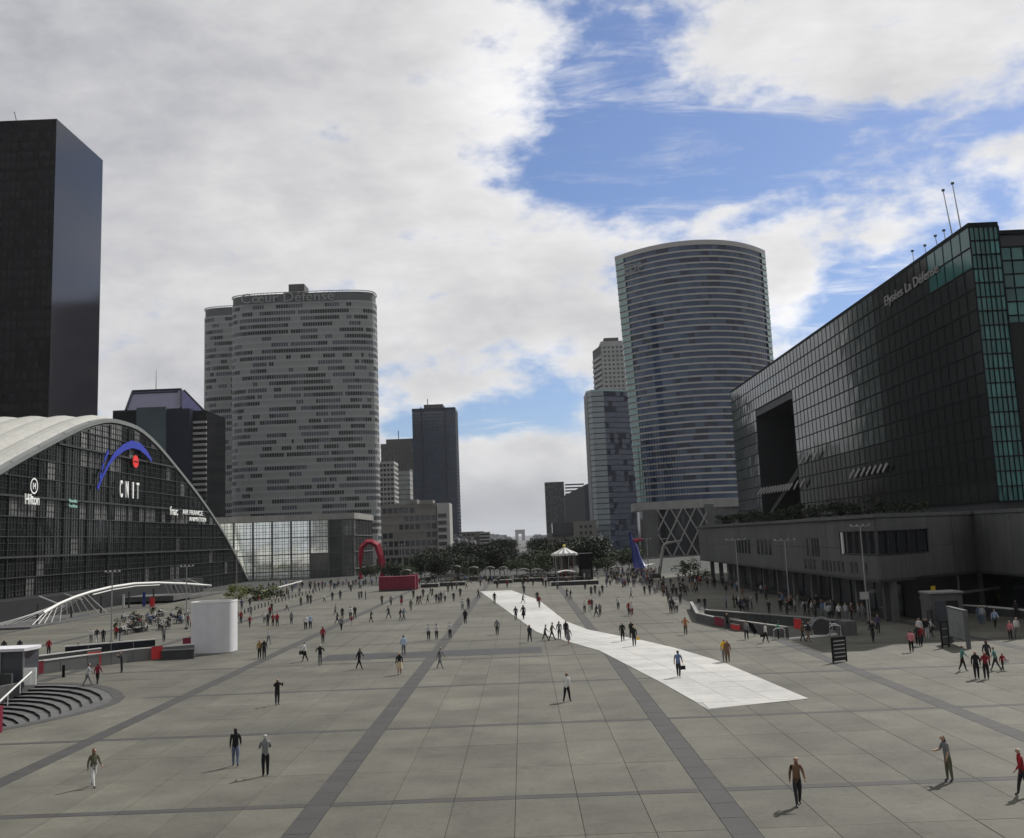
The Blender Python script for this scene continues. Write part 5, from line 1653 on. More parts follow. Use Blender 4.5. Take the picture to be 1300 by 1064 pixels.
# parapets of the stair openings on the right
def parapet(pts, h, m, label, cap='concrete_light', name='parapet', t=0.3, category='parapet', panels=0):
    xs = [p[0] for p in pts]; ys_ = [p[1] for p in pts]
    o = empty(name, (sum(xs)/len(xs), sum(ys_)/len(ys_), 0), label, category)
    for a, c in zip(pts, pts[1:]):
        L = hypot(c[0]-a[0], c[1]-a[1]); n_ = max(1, round(L/2.4))
        for i in range(n_):
            p0, p1 = lerp2(a, c, (i+.008)/n_), lerp2(a, c, (i+.992)/n_)
            b = MB(); b.bar(p0, p1, 0, h-.1, -t/2, t/2); b.build('wall_panel', m, o)
        b = MB(); b.bar(a, c, h-.1, h, -t/2-.04, t/2+.04); b.build('coping', cap, o)
    return o
def G2(px, py):
    p = gnd(px, py); return (p.x, p.y)
parapet([G2(878, 773), G2(886, 789), G2(906, 794), G2(955, 802), G2(1000, 809)], 0.95, 'concrete', 'grey parapet along the near side of the right stair opening')
parapet([G2(896, 785), G2(980, 792), G2(1062, 800), G2(1084, 805)], 1.0, 'concrete_dark', 'dark parapet along the far side of the right stair opening')
q = MB(); a = G2(1072, 807); q.prism([a, (a[0]+1.2, a[1]), (a[0]+1.2, a[1]+2.5), (a[0], a[1]+2.5)], 0, 1.25)
tag(q.build('end_block', 'concrete'), 'square grey end block of the right stair opening', 'bollard block')
def hang(px0, py0, px1, py1, h, m, label, dy=-.5):
    a, c = G2(px0, py0), G2(px1, py1)
    o = empty('banner', ((a[0]+c[0])/2, (a[1]+c[1])/2, 0), label, 'banner')
    b = MB(); b.bar((a[0], a[1]+dy), (c[0], c[1]+dy), .12, h, 0, .05); b.build('cloth', m, o)
    b = MB(); b.bar((a[0], a[1]+dy), (c[0], c[1]+dy), h, h+.05, -.02, .07); b.build('top_bar', 'grey_metal', o)
    return o
hang(907, 794.5, 938, 798.5, 1.0, 'crimson', 'dark red banner on the near parapet of the right stair opening')
hang(927, 799, 938, 801, .6, 'bright_red', 'small light red sticker panel below the dark red banner', -.7)
hang(1007, 799, 1016, 800, 1.1, 'bright_red', 'red panel beside the dark drum', -.6)
p = G2(1044, 808)
dr = empty('drum', (p[0], p[1], 0), 'dark metal drum lying beside the right stair opening', 'drum')
b = MB(); R1 = 0.8
for i in range(18):
    a0, a1 = 2*pi*i/18, 2*pi*(i+1)/18
    f = lambda w, y, r=R1: (p[0]+r*cos(w), p[1]+y, R1+r*sin(w))
    b.quad(f(a0, 0), f(a1, 0), f(a1, 1.6), f(a0, 1.6)); b.face([f(a0, 0), f(a1, 0), (p[0], p[1], R1)])
b.build('shell', 'dark_metal', dr)
b = MB()
for i in range(18):
    a0, a1 = 2*pi*i/18, 2*pi*(i+1)/18
    f = lambda w, r: (p[0]+r*cos(w), p[1]-.03, R1+r*sin(w))
    b.quad(f(a0, .93), f(a1, .93), f(a1, 1.02), f(a0, 1.02))
b.build('rim', 'grey_metal', dr)
for i, (px, py) in enumerate([(990, 812), (1027, 808), (1058, 806), (1061, 808)]):
    q_ = G2(px, py)
    b = MB(); b.tube([(q_[0]-.5, q_[1], 0), (q_[0]-.5, q_[1], .85), (q_[0]-.3, q_[1], 1.0), (q_[0]+.3, q_[1], 1.0), (q_[0]+.5, q_[1], .85), (q_[0]+.5, q_[1], 0)], .05, 6)
    tag(b.build('steel_hoop', 'steel'), 'shiny steel hoop barrier beside the right stair opening', 'barrier', 'steel hoops by the right stair opening')
b = MB(); a = G2(1002, 812); c = G2(1062, 806); b.prism([(a[0], a[1]-.3), (c[0], c[1]-.3), (c[0], c[1]+.2), (a[0], a[1]+.2)], 0, .14)
tag(b.build('white_kerb', 'white_paint'), 'bright white kerb at the foot of the right stair opening', 'kerb')
# leaning black banner on its pole
p = G2(956, 808)
b = MB(); b.face([(p[0]-.45, p[1], 1.35), (p[0]+.05, p[1], 1.2), (p[0]+.45, p[1]-.05, .35), (p[0]+.15, p[1], .2)]); b.face([(p[0]-.45, p[1]+.05, 1.35), (p[0]+.05, p[1]+.05, 1.2), (p[0]+.45, p[1], .35), (p[0]+.15, p[1]+.05, .2)])
b.tube([(p[0]-.5, p[1]+.02, 1.45), (p[0]+.2, p[1]+.02, 0)], .025, 5)
tag(b.build('black_flag', 'black_wall'), 'black cloth panel on a stick beside a walker near the right parapet', 'flag')
# grey kiosk under the podium and white ledge
a, c = at(1193, 775, 97), at(1235, 775, 97)
kk = empty('grey_kiosk', ((a.x+c.x)/2, 98, 0), 'grey service kiosk with a dark doorway under the podium', 'kiosk')
q = MB(); q.box(a.x, 99, 0, c.x, 101.5, 3.3); q.build('body', 'concrete', kk)
q = MB(); q.box(a.x-.1, 98.8, 3.3, c.x+.1, 101.6, 3.45); q.build('roof', 'concrete_light', kk)
q = MB(); q.box(c.x-1.6, 98.9, 0, c.x-.5, 98.99, 2.6); q.build('door', 'window_dark', kk)
q = MB(); q.box(a.x+.4, 98.9, .7, a.x+1.6, 98.98, 2.6); q.build('poster_case', 'window_mid', kk)
q = MB(); q.tube([(a.x-.4, 98.5, 0), (a.x-.4, 98.5, 1.9)], .3, 8); tag(q.build('dark_bin', 'dark_metal'), 'tall dark cylinder bin left of the grey kiosk', 'bin')
parapet([G2(1222, 778), G2(1250, 780), G2(1300, 785), G2(1360, 800)], .9, 'concrete_dark', 'curved dark planter wall topped by a white ledge under the bushes', cap='white_paint', name='planter_ledge', t=.5, category='planter')
parapet([(40, 118), (47, 122.5)], .8, 'concrete', 'low stone bench wall in the shade of the podium', name='bench_wall', t=.7, category='bench')

# left side: openings with parapets, banners, cafe
parapet([G2(40, 858), G2(110, 848), G2(170, 840), G2(247, 833)], 1.2, 'clear_panel', 'long translucent parapet between the steps and the white hoarding', cap='white_paint', t=.12)
parapet([G2(30, 850), G2(128, 837)], 1.1, 'concrete', 'second pale-railed parapet behind the red banners', cap='white_paint', t=.12)
parapet([G2(82, 838), G2(197, 828)], 1.35, 'window_dark', 'dark glazed parapet beside the cafe terrace', cap='white_paint', t=.12)
parapet([G2(205, 838), G2(247, 836)], .9, 'concrete_dark', 'short dark wall joined to the white hoarding', cap='concrete', t=.3)
hang(31, 859.5, 57, 855.5, 1.15, 'crimson', 'dark red banner at the left end of the translucent parapet', -.35)
hang(113, 847, 130, 845, 1.35, 'bright_red', 'bright red banner in the middle of the translucent parapet', -.4)
hang(194, 838.5, 208, 837, 1.3, 'bright_red', 'red banner near the white hoarding', -.4)
hang(232, 820, 247, 818.5, .8, 'crimson', 'dark red strip behind the left edge of the white hoarding', 0)
lf = gnd(14, 868)
k0 = empty('lift_kiosk', (lf.x-1, lf.y, 0), 'small glazed lift kiosk with a pale rounded roof at the left edge', 'kiosk')
q = MB(); q.box(lf.x-3.2, lf.y+.5, 0, lf.x+.8, lf.y+3, 2.5); q.build('glazed_body', 'window_mid', k0)
q = MB(); q.prism([(lf.x-3.6, lf.y), (lf.x+1.0, lf.y), (lf.x+1.3, lf.y+1.6), (lf.x+.9, lf.y+3.2), (lf.x-3.6, lf.y+3.2)], 2.52, 2.75); q.build('roof', 'hoarding', k0)
for x in (lf.x-3.0, lf.x-1.2, lf.x+.7):
    q = MB(); q.box(x, lf.y+.38, 0, x+.1, lf.y+.48, 2.5); q.build('post', 'grey_metal', k0)
q = MB(); q.box(lf.x-3.4, lf.y-1.2, 0, lf.x+.6, lf.y-.9, .9); tag(q.build('dark_wall', 'concrete_dark'), 'low dark wall in front of the lift kiosk at the left edge', 'wall')
p = gnd(3, 930)
q = MB(); q.box(p.x-1.5, p.y-.4, 0, p.x-.1, p.y+.2, 1.5); tag(q.build('red_sign_board', 'crimson'), 'dark red board cut by the left edge beside the round steps', 'sign')
for px, py, lb in ((80.5, 860, 'lone black bollard between the translucent parapet and the steps'),):
    p = gnd(px, py); b = MB(); b.lathe([(.02, 1.02), (.1, 1.0), (.12, .7), (.12, .1), (.16, 0)], n=10); o = b.build('bollard', 'black_frame'); o.location = p; tag(o, lb, 'bollard')
b0 = MB(); b0.lathe([(.02, .72), (.1, .7), (.1, 0)], n=8); bo0 = b0.build('bollard', 'dark_metal')
tag(bo0, 'low dark bollard in the long row beside the hall forecourt', 'bollard', 'bollards beside the hall forecourt')
for i in range(26):
    t = i/25
    p = gnd(302 + t*108, 783 - 34*t**0.85)
    o = bo0 if i == 0 else share(bo0, p)
    o.location = p
# sloping white rail near the glazed pavilion
b = MB(); a, c = gnd(331, 757), gnd(383, 746)
b.beam((a.x, a.y, .9), (c.x, c.y, 1.6), .3, .22)
wr = b.build('sloping_rail', 'white_paint'); tag(wr, 'sloping white beam rail in front of the glazed pavilion', 'rail')
# entrance banners and figures of the hall
for px0, px1, py0, py1, m, lb in ((155.5, 158, 755, 770, 'hoarding', 'thin white vertical banner under the entrance canopy'), (181, 184.5, 752, 770, 'blue_paint', 'thin blue vertical banner under the entrance canopy'), (190, 196, 765, 776, 'bright_red', 'red panel under the entrance canopy')):
    Y = 195
    a, c = at(px0, py0, Y), at(px1, py1, Y)
    o = empty('banner', ((a.x+c.x)/2, Y, 0), lb, 'banner')
    MB().box(a.x, Y, max(.1, min(a.z, c.z)), c.x, Y+.08, max(a.z, c.z, 1.8)).build('cloth', m, o)
    MB().tube([(a.x, Y+.1, 0), (a.x, Y+.1, max(a.z, c.z, 1.8)+.1)], .05, 5).build('pole', 'grey_metal', o)
# cafe tables
tb = empty('cafe_table', (0, 0, 0), 'small round cafe table on the terrace in front of the hall', 'table', 'cafe tables on the terrace')
c = MB().lathe([(0, .74), (.42, .74), (.42, .70), (0, .70)], n=12).build('table_top', 'pale', tb); c.location = (0, 0, 0)
c = MB().tube([(0, 0, 0), (0, 0, .7)], .04, 6).build('leg', 'dark_metal', tb); c.location = (0, 0, 0)
c = MB().lathe([(0, .04), (.25, .03), (.25, 0)], n=10).build('foot', 'dark_metal', tb); c.location = (0, 0, 0)
TABLES = []
for i in range(22):
    p = gnd(162 + (i % 8)*9.5 + rng.uniform(-3, 3), 789 + (i//8)*7.5 - (i % 8)*.9 + rng.uniform(-2, 2))
    TABLES.append(p)
    o = tb if i == 0 else copy_tree(tb)
    o.location = p

# ================================================================== PEOPLE
TOPS = dict(black=(.012, .012, .014), dark=(.025, .026, .03), grey=(.14, .145, .15), lightgrey=(.32, .33, .34), white=(.48, .48, .47), red=(.21, .014, .02), darkred=(.16, .015, .025), blue=(.10, .14, .24),
            lightblue=(.30, .38, .50), teal=(.08, .19, .18), yellow=(.58, .36, .02), orange=(.30, .12, .05), brown=(.14, .08, .05), ochre=(.25, .17, .06), pink=(.45, .16, .18), green=(.02, .20, .09), purple=(.06, .045, .10), beige=(.42, .34, .24), jeans=(.10, .13, .19), olive=(.09, .09, .06))
for k, v in TOPS.items():
    M['cloth_'+k] = mat('cloth_'+k, v, 0.85, var=0.15, scale=3, spec=0.2)
M['skin'] = mat('skin', (.34, .21, .15), .6, var=.05)
M['skin_b'] = mat('skin_b', (.16, .09, .06), .6, var=.05)
M['hair_dark'] = mat('hair_dark', (.02, .014, .01), .7, var=.1)
M['hair_brown'] = mat('hair_brown', (.09, .05, .03), .7, var=.1)
M['hair_red'] = mat('hair_red', (.10, .032, .016), .7, var=.1)
M['hair_fair'] = mat('hair_fair', (.35, .25, .13), .7, var=.1)
M['hair_grey'] = mat('hair_grey', (.35, .35, .34), .7, var=.1)
M['shoe'] = mat('shoe', (.02, .018, .018), .5, var=0)

def person_mesh(name, pose):
    """one continuous body grown from a posed skeleton, material slots by body region; faces -Y; feet on z=0"""
    g = pose.get
    bmh = []
    V, E, Rr, reg = [], [], [], []
    def add(p, r, parent=None, region=None):
        V.append(Vector(p)); Rr.append(r)
        if parent is not None:
            E.append((parent, len(V)-1)); reg.append(region)
        return len(V)-1
    sit = g('sit', 0)
    hipz = 0.93 if not sit else 0.47
    lean = g('lean', 0.03)
    pel = add((0, 0, hipz), (.135, .105))
    waist = add((0, -lean*.4, hipz+.16), (.125, .095), pel, 'top')
    chest = add((0, -lean, hipz+.38), (.165, .11), waist, 'top')
    neck0 = add((0, -lean*1.1, hipz+.53), (.075, .065), chest, 'top')
    hd = g('head', 0.0)
    neck = add((0, -lean*1.3-hd*.2, hipz+.58), (.052, .052), neck0, 'skin')
    head = add((0, -lean*1.4-.015-hd*.6, hipz+.67), (.078, .092), neck, 'head')
    crown = add((0, -lean*1.4-.01-hd, hipz+.755), (.066, .078), head, 'head')
    heads = V[head]
    tips = []
    for s in (-1, 1):
        key = 'l' if s < 0 else 'r'
        sh = add((s*.155, -lean, hipz+.475), (.058, .06), chest, 'top')
        sa, ea, out = g('arm_'+key, (0.0, 0.2, 0.12))        # swing forward, elbow bend, spread
        d1 = Vector((s*sin(out), -sin(sa)*cos(out), -cos(sa)*cos(out)))
        el_ = add(V[sh] + Vector((s*.035, 0, -.01)) + d1*.27, (.043, .043), sh, 'top')
        a2 = sa + ea
        inn = g('in_'+key, 0.0)
        d2 = Vector((s*(sin(out)*.5) - s*inn, -sin(a2), -cos(a2))).normalized()
        wr = add(V[el_] + d2*.235, (.027, .031), el_, 'fore')
        hb = add(V[wr] + d2*.045, (.022, .036), wr, 'skin')
        ht = add(V[wr] + d2*.09, (.018, .038), hb, 'skin')
        tips.append((V[ht], d2, s))
        hip = add((s*.085, 0, hipz-.06), (.09, .095), pel, 'bottom')
        tl, kb = g('leg_'+key, (0.0, 0.0))                    # thigh forward, knee bend back
        if sit: tl, kb = 1.45, 1.45
        t1 = Vector((s*.02, -sin(tl), -cos(tl)))
        kn = add(V[hip] + t1*.415, (.056, .06), hip, 'bottom')
        t2 = Vector((0, -sin(tl-kb), -cos(tl-kb)))
        cf_ = add(V[kn] + t2*.15, (.05, .055), kn, 'shin')
        an = add(V[kn] + t2*.40, (.034, .038), cf_, 'shin')
        add(V[an] + Vector((s*.015, -.13, -.035)), (.034, .026), an, 'shoe')
    me = bpy.data.meshes.new(name+'_skeleton')
    me.from_pydata([tuple(v) for v in V], E, [])
    o = bpy.data.objects.new(name+'_tmp', me); COL.objects.link(o)
    sk = o.modifiers.new('skin', 'SKIN')
    sk.use_smooth_shade = True
    sk.branch_smoothing = 0.6
    ld = me.skin_vertices[0].data
    for i, r in enumerate(Rr): ld[i].radius = (r[0]*1.22, r[1]*1.22)
    ld[0].use_root = True
    su = o.modifiers.new('sub', 'SUBSURF'); su.levels = 1; su.render_levels = 1
    dg = bpy.context.evaluated_depsgraph_get()
    out = bpy.data.meshes.new_from_object(o.evaluated_get(dg))
    bpy.data.objects.remove(o)
    vs_ = [v.co.copy() for v in out.vertices]
    fs_ = [tuple(p.vertices) for p in out.polygons]
    mi = []
    SL = dict(skin=0, top=2, fore=3, bottom=4, shin=5, shoe=6)
    for p in out.polygons:
        c = sum((vs_[i] for i in p.vertices), Vector())/len(p.vertices)
        best, bi = 1e9, 0
        for k, (a, b_) in enumerate(E):
            A, B_ = V[a], V[b_]; d = B_-A
            t = max(0, min(1, (c-A).dot(d)/max(d.length_squared, 1e-9)))
            rad = Rr[a][0]*(1-t)+Rr[b_][0]*t
            dd = (c-(A+d*t)).length - rad*.8
            if dd < best: best, bi = dd, k
        r = reg[bi]
        if r == 'head':
            rel = c - heads
            hairy = rel.y > .012 or rel.z > .075 or g('longhair', 0) and rel.y > -.03
            mi.append(1 if hairy else 0)
        else: mi.append(SL[r])
    # nose, ears, fingers, thumb and optional hair or skirt
    nv = [list(v) for v in vs_]
    def addbox(c, sx_, sy_, sz_, m, d=None):
        i = len(nv)
        for z in (-1, 1):
            for y in (-1, 1):
                for x in (-1, 1): nv.append([c[0]+x*sx_, c[1]+y*sy_, c[2]+z*sz_])
        for f in ((0, 1, 3, 2), (4, 6, 7, 5), (0, 4, 5, 1), (2, 3, 7, 6), (0, 2, 6, 4), (1, 5, 7, 3)):
            fs_.append(tuple(i+k for k in f)); mi.append(m)
    addbox((heads.x, heads.y-.088, heads.z-.002), .011, .014, .02, 0)
    for s in (-1, 1):
        addbox((heads.x+s*.078, heads.y+.005, heads.z+.0), .008, .016, .026, 0)
        addbox((heads.x+s*.028, heads.y-.082, heads.z+.02), .013, .005, .006, 1)
    addbox((heads.x, heads.y-.078, heads.z-.04), .022, .006, .005, 7)
    def finger(p, d, L, r0, m=0):
        d = d.normalized(); u = d.cross(Vector((.3, 1, .2))).normalized(); w = d.cross(u)
        bend = (d + w*.0 + Vector((0, -.35, 0))).normalized()
        pts_ = [(p, r0), (p+d*L*.5, r0*.9), (p+d*L*.5+bend*L*.5, r0*.6)]
        i = len(nv)
        for q, r in pts_:
            for k in range(4):
                a = pi/2*k; e = q + u*cos(a)*r + w*sin(a)*r
                nv.append([e.x, e.y, e.z])
        for j in range(2):
            for k in range(4):
                k2 = (k+1) % 4
                fs_.append((i+j*4+k, i+j*4+k2, i+j*4+4+k2, i+j*4+4+k)); mi.append(m)
        fs_.append((i+8, i+9, i+10, i+11)); mi.append(m)
    for t_, d, s in tips:
        for k, L in enumerate((.062, .075, .07, .055)):
            finger(t_ + Vector((0, (-1.5+k)*.017*(-1), 0)), d, L, .0085)
        finger(t_ - d*.05 + Vector((0, -.028, 0)), (d + Vector((0, -1.1, 0))), .055, .0095)
    if g('longhair', 0):
        i = len(nv)
        for z, rx, ry in ((.09, .05, .05), (.06, .085, .095), (-.02, .09, .09), (-.12, .085, .06), (-.2, .06, .035)):
            for k in range(10):
                w = 2*pi*k/10
                nv.append([heads.x+rx*cos(w), heads.y+.028+ry*.8*sin(w), heads.z+z])
        for j in range(4):
            for k in range(10):
                k2 = (k+1) % 10
                fs_.append((i+j*10+k, i+j*10+k2, i+j*10+10+k2, i+j*10+10+k)); mi.append(1)
    if g('skirt', 0):
        i = len(nv); z0 = hipz+.1
        for z, rx in ((z0, .135), (z0-.2, .19), (z0-g('skirt'), .25)):
            for k in range(14):
                w = 2*pi*k/14
                rr = rx*(1+.05*sin(3*w)); nv.append([rr*cos(w), rr*.85*sin(w), z])
        for j in range(2):
            for k in range(14):
                k2 = (k+1) % 14
                fs_.append((i+j*14+k, i+j*14+k2, i+j*14+14+k2, i+j*14+14+k)); mi.append(4)
    if g('coat', 0):
        i = len(nv); z0 = hipz+.3
        for z, rx in ((z0, .16), (hipz+.05, .175), (hipz-g('coat'), .2)):
            for k in range(14):
                w = 2*pi*k/14
                nv.append([rx*cos(w), -lean*.3+rx*.72*sin(w), z])
        for j in range(2):
            for k in range(14):
                k2 = (k+1) % 14
                fs_.append((i+j*14+k, i+j*14+k2, i+j*14+14+k2, i+j*14+14+k)); mi.append(2)
    zmin = min(v[2] for v in nv)
    res = bpy.data.meshes.new(name)
    res.from_pydata([(v[0], v[1], v[2]-zmin) for v in nv], [], fs_)
    for m in ('skin', 'hair_dark', 'cloth_dark', 'cloth_dark', 'cloth_dark', 'cloth_dark', 'shoe', 'cloth_darkred'): res.materials.append(M[m])
    res.polygons.foreach_set('material_index', mi)
    res.polygons.foreach_set('use_smooth', [True]*len(fs_))
    res.update()
    return res
S = 0.0
POSES = {
    'walk': dict(leg_l=(.30, .10), leg_r=(-.20, .25), arm_l=(-.35, .2, .12), arm_r=(.4, .35, .12), lean=.05),
    'walk2': dict(leg_l=(-.17, .28), leg_r=(.27, .08), arm_l=(.35, .3, .1), arm_r=(-.3, .15, .1), lean=.04),
    'stride': dict(leg_l=(.42, .08), leg_r=(-.34, .15), arm_l=(-.42, .15, .2), arm_r=(.42, .25, .2), lean=.06),
    'stand': dict(leg_l=(.02, .02), leg_r=(-.03, .04), arm_l=(.02, .15, .12), arm_r=(-.02, .2, .12)),
    'hips': dict(leg_l=(.05, .05), leg_r=(-.05, .08), arm_l=(-.25, 1.5, .55), in_l=.5, arm_r=(-.25, 1.5, .55), in_r=.5),
    'camera': dict(leg_l=(.03, .02), leg_r=(-.04, .05), arm_l=(.9, 1.75, .35), in_l=.35, arm_r=(.9, 1.75, .35), in_r=.35),
    'phone': dict(leg_l=(.25, .1), leg_r=(-.15, .2), arm_l=(.05, .2, .1), arm_r=(.5, 2.2, .35), in_r=.2, head=.02),
    'folded': dict(leg_l=(.03, .03), leg_r=(-.03, .05), arm_l=(.3, 1.35, .15), in_l=.45, arm_r=(.3, 1.35, .15), in_r=.45),
    'lookdown': dict(leg_l=(.06, .05), leg_r=(-.05, .05), arm_l=(.35, 1.1, .15), in_l=.2, arm_r=(.1, .3, .12), head=.06, lean=.07),
    'hair_walk': dict(leg_l=(.36, .1), leg_r=(-.25, .25), arm_l=(-.25, .25, .12), arm_r=(.3, .4, .12), longhair=1),
    'hair_stand': dict(leg_l=(.04, .04), leg_r=(-.03, .04), arm_l=(.05, .5, .14), arm_r=(.1, .3, .14), longhair=1),
    'skirt': dict(leg_l=(.3, .1), leg_r=(-.22, .2), arm_l=(-.2, .3, .14), arm_r=(.3, .4, .14), longhair=1, skirt=.55),
    'coat': dict(leg_l=(.28, .1), leg_r=(-.2, .2), arm_l=(-.2, .2, .12), arm_r=(.25, .3, .12), coat=.12),
    'sit': dict(sit=1, arm_l=(.5, .9, .12), arm_r=(.45, 1.0, .12), lean=.06),
}
PM = {k: person_mesh('person_'+k, v) for k, v in POSES.items()}
people = []
def person(px, py, top, bottom, pose, face=0, where='', act=None, h=None, hair=None, group=None, bare=False, shorts=False, pos=None, skin='skin', extra='', long=True):
    p = pos or gnd(px, py)
    o = bpy.data.objects.new('person', PM[pose]); COL.objects.link(o)
    r = random.Random(int(px*31+py*17))
    H_ = h or r.uniform(1.60, 1.82)
    k = H_/1.70
    o.scale = (k*r.uniform(.96, 1.06), k*r.uniform(.96, 1.06), k)
    o.location = (p.x, p.y, 0.0 if pos is None else pos.z)
    y = p.y
    if edge_at(WL, y) < p.x < edge_at(WR, y) and 60 < y < 206: o.location.z = .035
    if p.x < -60: pass
    # face angle: 0 = towards the camera, 180 = away, 90 = towards the picture's right
    o.rotation_euler = (0, 0, radians(face) + atan2(-p.x, p.y)*1.0)
    hair = hair or r.choice(['dark', 'dark', 'brown', 'brown', 'fair', 'grey'])
    fore = 'cloth_'+top if long else skin
    mats = [skin, 'hair_'+hair, 'cloth_'+top, fore, 'cloth_'+bottom, skin if (bare or shorts) else 'cloth_'+bottom, 'shoe', 'cloth_darkred']
    for i, m in enumerate(mats):
        o.material_slots[i].link = 'OBJECT'
        o.material_slots[i].material = M[m]
    names = dict(lightgrey='light grey', lightblue='light blue', darkred='dark red', jeans='blue denim')
    T, B_ = names.get(top, top), names.get(bottom, bottom)
    act = act or {'walk': 'walking', 'walk2': 'walking', 'stride': 'striding', 'stand': 'standing', 'hips': 'standing hands on hips', 'camera': 'taking a picture', 'phone': 'walking with a phone', 'folded': 'standing', 'lookdown': 'looking down', 'hair_walk': 'walking', 'hair_stand': 'standing', 'skirt': 'walking in a skirt', 'coat': 'walking', 'sit': 'sitting'}[pose]
    o['label'] = f'person in {T} top and {B_} {"shorts" if shorts else ("skirt" if pose == "skirt" else "trousers")} {act} {where}'.replace('in a skirt ', '').strip()
    o['category'] = 'person'
    o['group'] = group or 'people crossing the plaza'
    people.append((o, px))
    return o
def folk(where, rows, group=None):
    for r in rows:
        px, py, top, bot, pose, face = r[:6]
        person(px, py, top, bot, pose, face, where, group=group, **(r[6] if len(r) > 6 else {}))
D = dict
folk('near the bottom of the view', [
    (299, 973, 'black', 'jeans', 'walk2', 180, D(h=1.76, hair='dark')), (337, 985, 'grey', 'black', 'folded', 190, D(h=1.78, hair='grey', long=False)), (118, 999, 'olive', 'white', 'hair_walk', 30, D(h=1.66, hair='red')),
    (1206, 992, 'grey', 'olive', 'lookdown', -60, D(h=1.74, hair='dark', long=False)), (1014, 1023, 'brown', 'dark', 'walk', 10, D(h=1.76, hair='brown')), (1301, 1010, 'red', 'dark', 'walk', -70, D(h=1.7))])
folk('alone on the empty paving', [
    (352, 895, 'black', 'dark', 'camera', 20, D(h=1.66, hair='brown')), (720, 891, 'white', 'black', 'walk', 150, D(h=1.74, hair='red')), (154.3, 853.8, 'dark', 'dark', 'camera', -80, D(h=1.7)), (631.3, 806, 'grey', 'dark', 'stand', 180, D(h=1.68))])
folk('on the near half of the white path', [(862, 860, 'blue', 'dark', 'walk2', 170, D(h=1.82, hair='dark', long=False))])
folk('beside the long grey inset', [
    (406.5, 845, 'black', 'grey', 'hips', 185, D(h=1.78)), (456, 849.5, 'black', 'black', 'stride', 60, D(h=1.78, hair='dark')), (512.6, 831.5, 'lightblue', 'grey', 'walk', 180, D(h=1.78, hair='dark')), (507.3, 856.5, 'black', 'beige', 'skirt', 0, D(h=1.7, bare=True, hair='fair')),
    (558.5, 848.8, 'grey', 'grey', 'stride', 60, D(h=1.74)), (387.4, 840, 'white', 'black', 'walk', -90, D(h=1.74, hair='dark')), (329.5, 836, 'ochre', 'dark', 'stand', 0, D(h=1.70)), (335.4, 836, 'dark', 'dark', 'stand', 10, D(h=1.74)), (341, 818, 'lightgrey', 'grey', 'walk2', 40, D(h=1.7))])
folk('between the inset and the far crowd', [
    (544.3, 812.8, 'white', 'black', 'stand', 0), (554.5, 812.2, 'white', 'dark', 'hair_stand', 10), (571.5, 810.7, 'white', 'black', 'stand', -10, D(hair='dark')), (590.8, 792, 'black', 'black', 'coat', 180, D(h=1.78)),
    (587.3, 775, 'lightgrey', 'grey', 'walk', 180), (594.8, 773.5, 'dark', 'dark', 'hair_walk', 180), (471, 790.5, 'dark', 'dark', 'walk', 90), (493.6, 785, 'dark', 'dark', 'stride', -90), (508.4, 788, 'dark', 'grey', 'walk', 70), (512.6, 787.3, 'blue', 'dark', 'walk', 70), (521.8, 775.6, 'olive', 'grey', 'walk2', 180),
    (485, 768, 'dark', 'dark', 'walk', 0), (496.4, 769.4, 'grey', 'dark', 'hair_walk', 20), (509.8, 768.4, 'dark', 'darkred', 'skirt', 180), (410, 816.8, 'red', 'dark', 'stand', 180, D(h=1.72, hair='dark'))])
folk('in the cluster left of the middle', [
    (388, 799.4, 'white', 'black', 'walk', 180), (394, 798.4, 'lightblue', 'black', 'walk2', 180), (370, 792.5, 'grey', 'dark', 'stand', 180), (352, 795.8, 'red', 'dark', 'walk2', 190), (346.5, 795.4, 'darkred', 'dark', 'walk', 180), (340, 795.2, 'dark', 'dark', 'stand', 180),
    (335.4, 791.3, 'white', 'grey', 'walk', 0), (342.6, 783.5, 'darkred', 'dark', 'stand', 0), (345, 778, 'dark', 'dark', 'walk', 0), (317, 797.3, 'red', 'dark', 'walk', 30), (305.8, 792, 'red', 'dark', 'walk2', 0), (300.6, 797, 'dark', 'dark', 'stand', 90), (318.3, 782.5, 'grey', 'grey', 'walk', 180),
    (364, 775.5, 'white', 'dark', 'stride', 90), (382, 769.5, 'olive', 'dark', 'stand', 0), (390.6, 766.5, 'dark', 'dark', 'walk', 180), (394.6, 767, 'dark', 'dark', 'walk2', 170), (411.7, 765, 'white', 'dark', 'hair_walk', 90), (422, 763.2, 'dark', 'dark', 'stand', 0), (432, 761.2, 'dark', 'dark', 'stand', 180),
    (428, 792.3, 'dark', 'dark', 'stride', 90), (425.5, 781, 'grey', 'dark', 'walk', 90), (434.7, 786.4, 'dark', 'dark', 'stand', 0), (433.4, 800.3, 'grey', 'dark', 'coat', 200), (445, 786.3, 'white', 'black', 'hair_walk', 0), (450.5, 785.6, 'dark', 'dark', 'walk2', 20), (446.5, 794.6, 'red', 'lightgrey', 'walk', 30, D(h=1.25))])
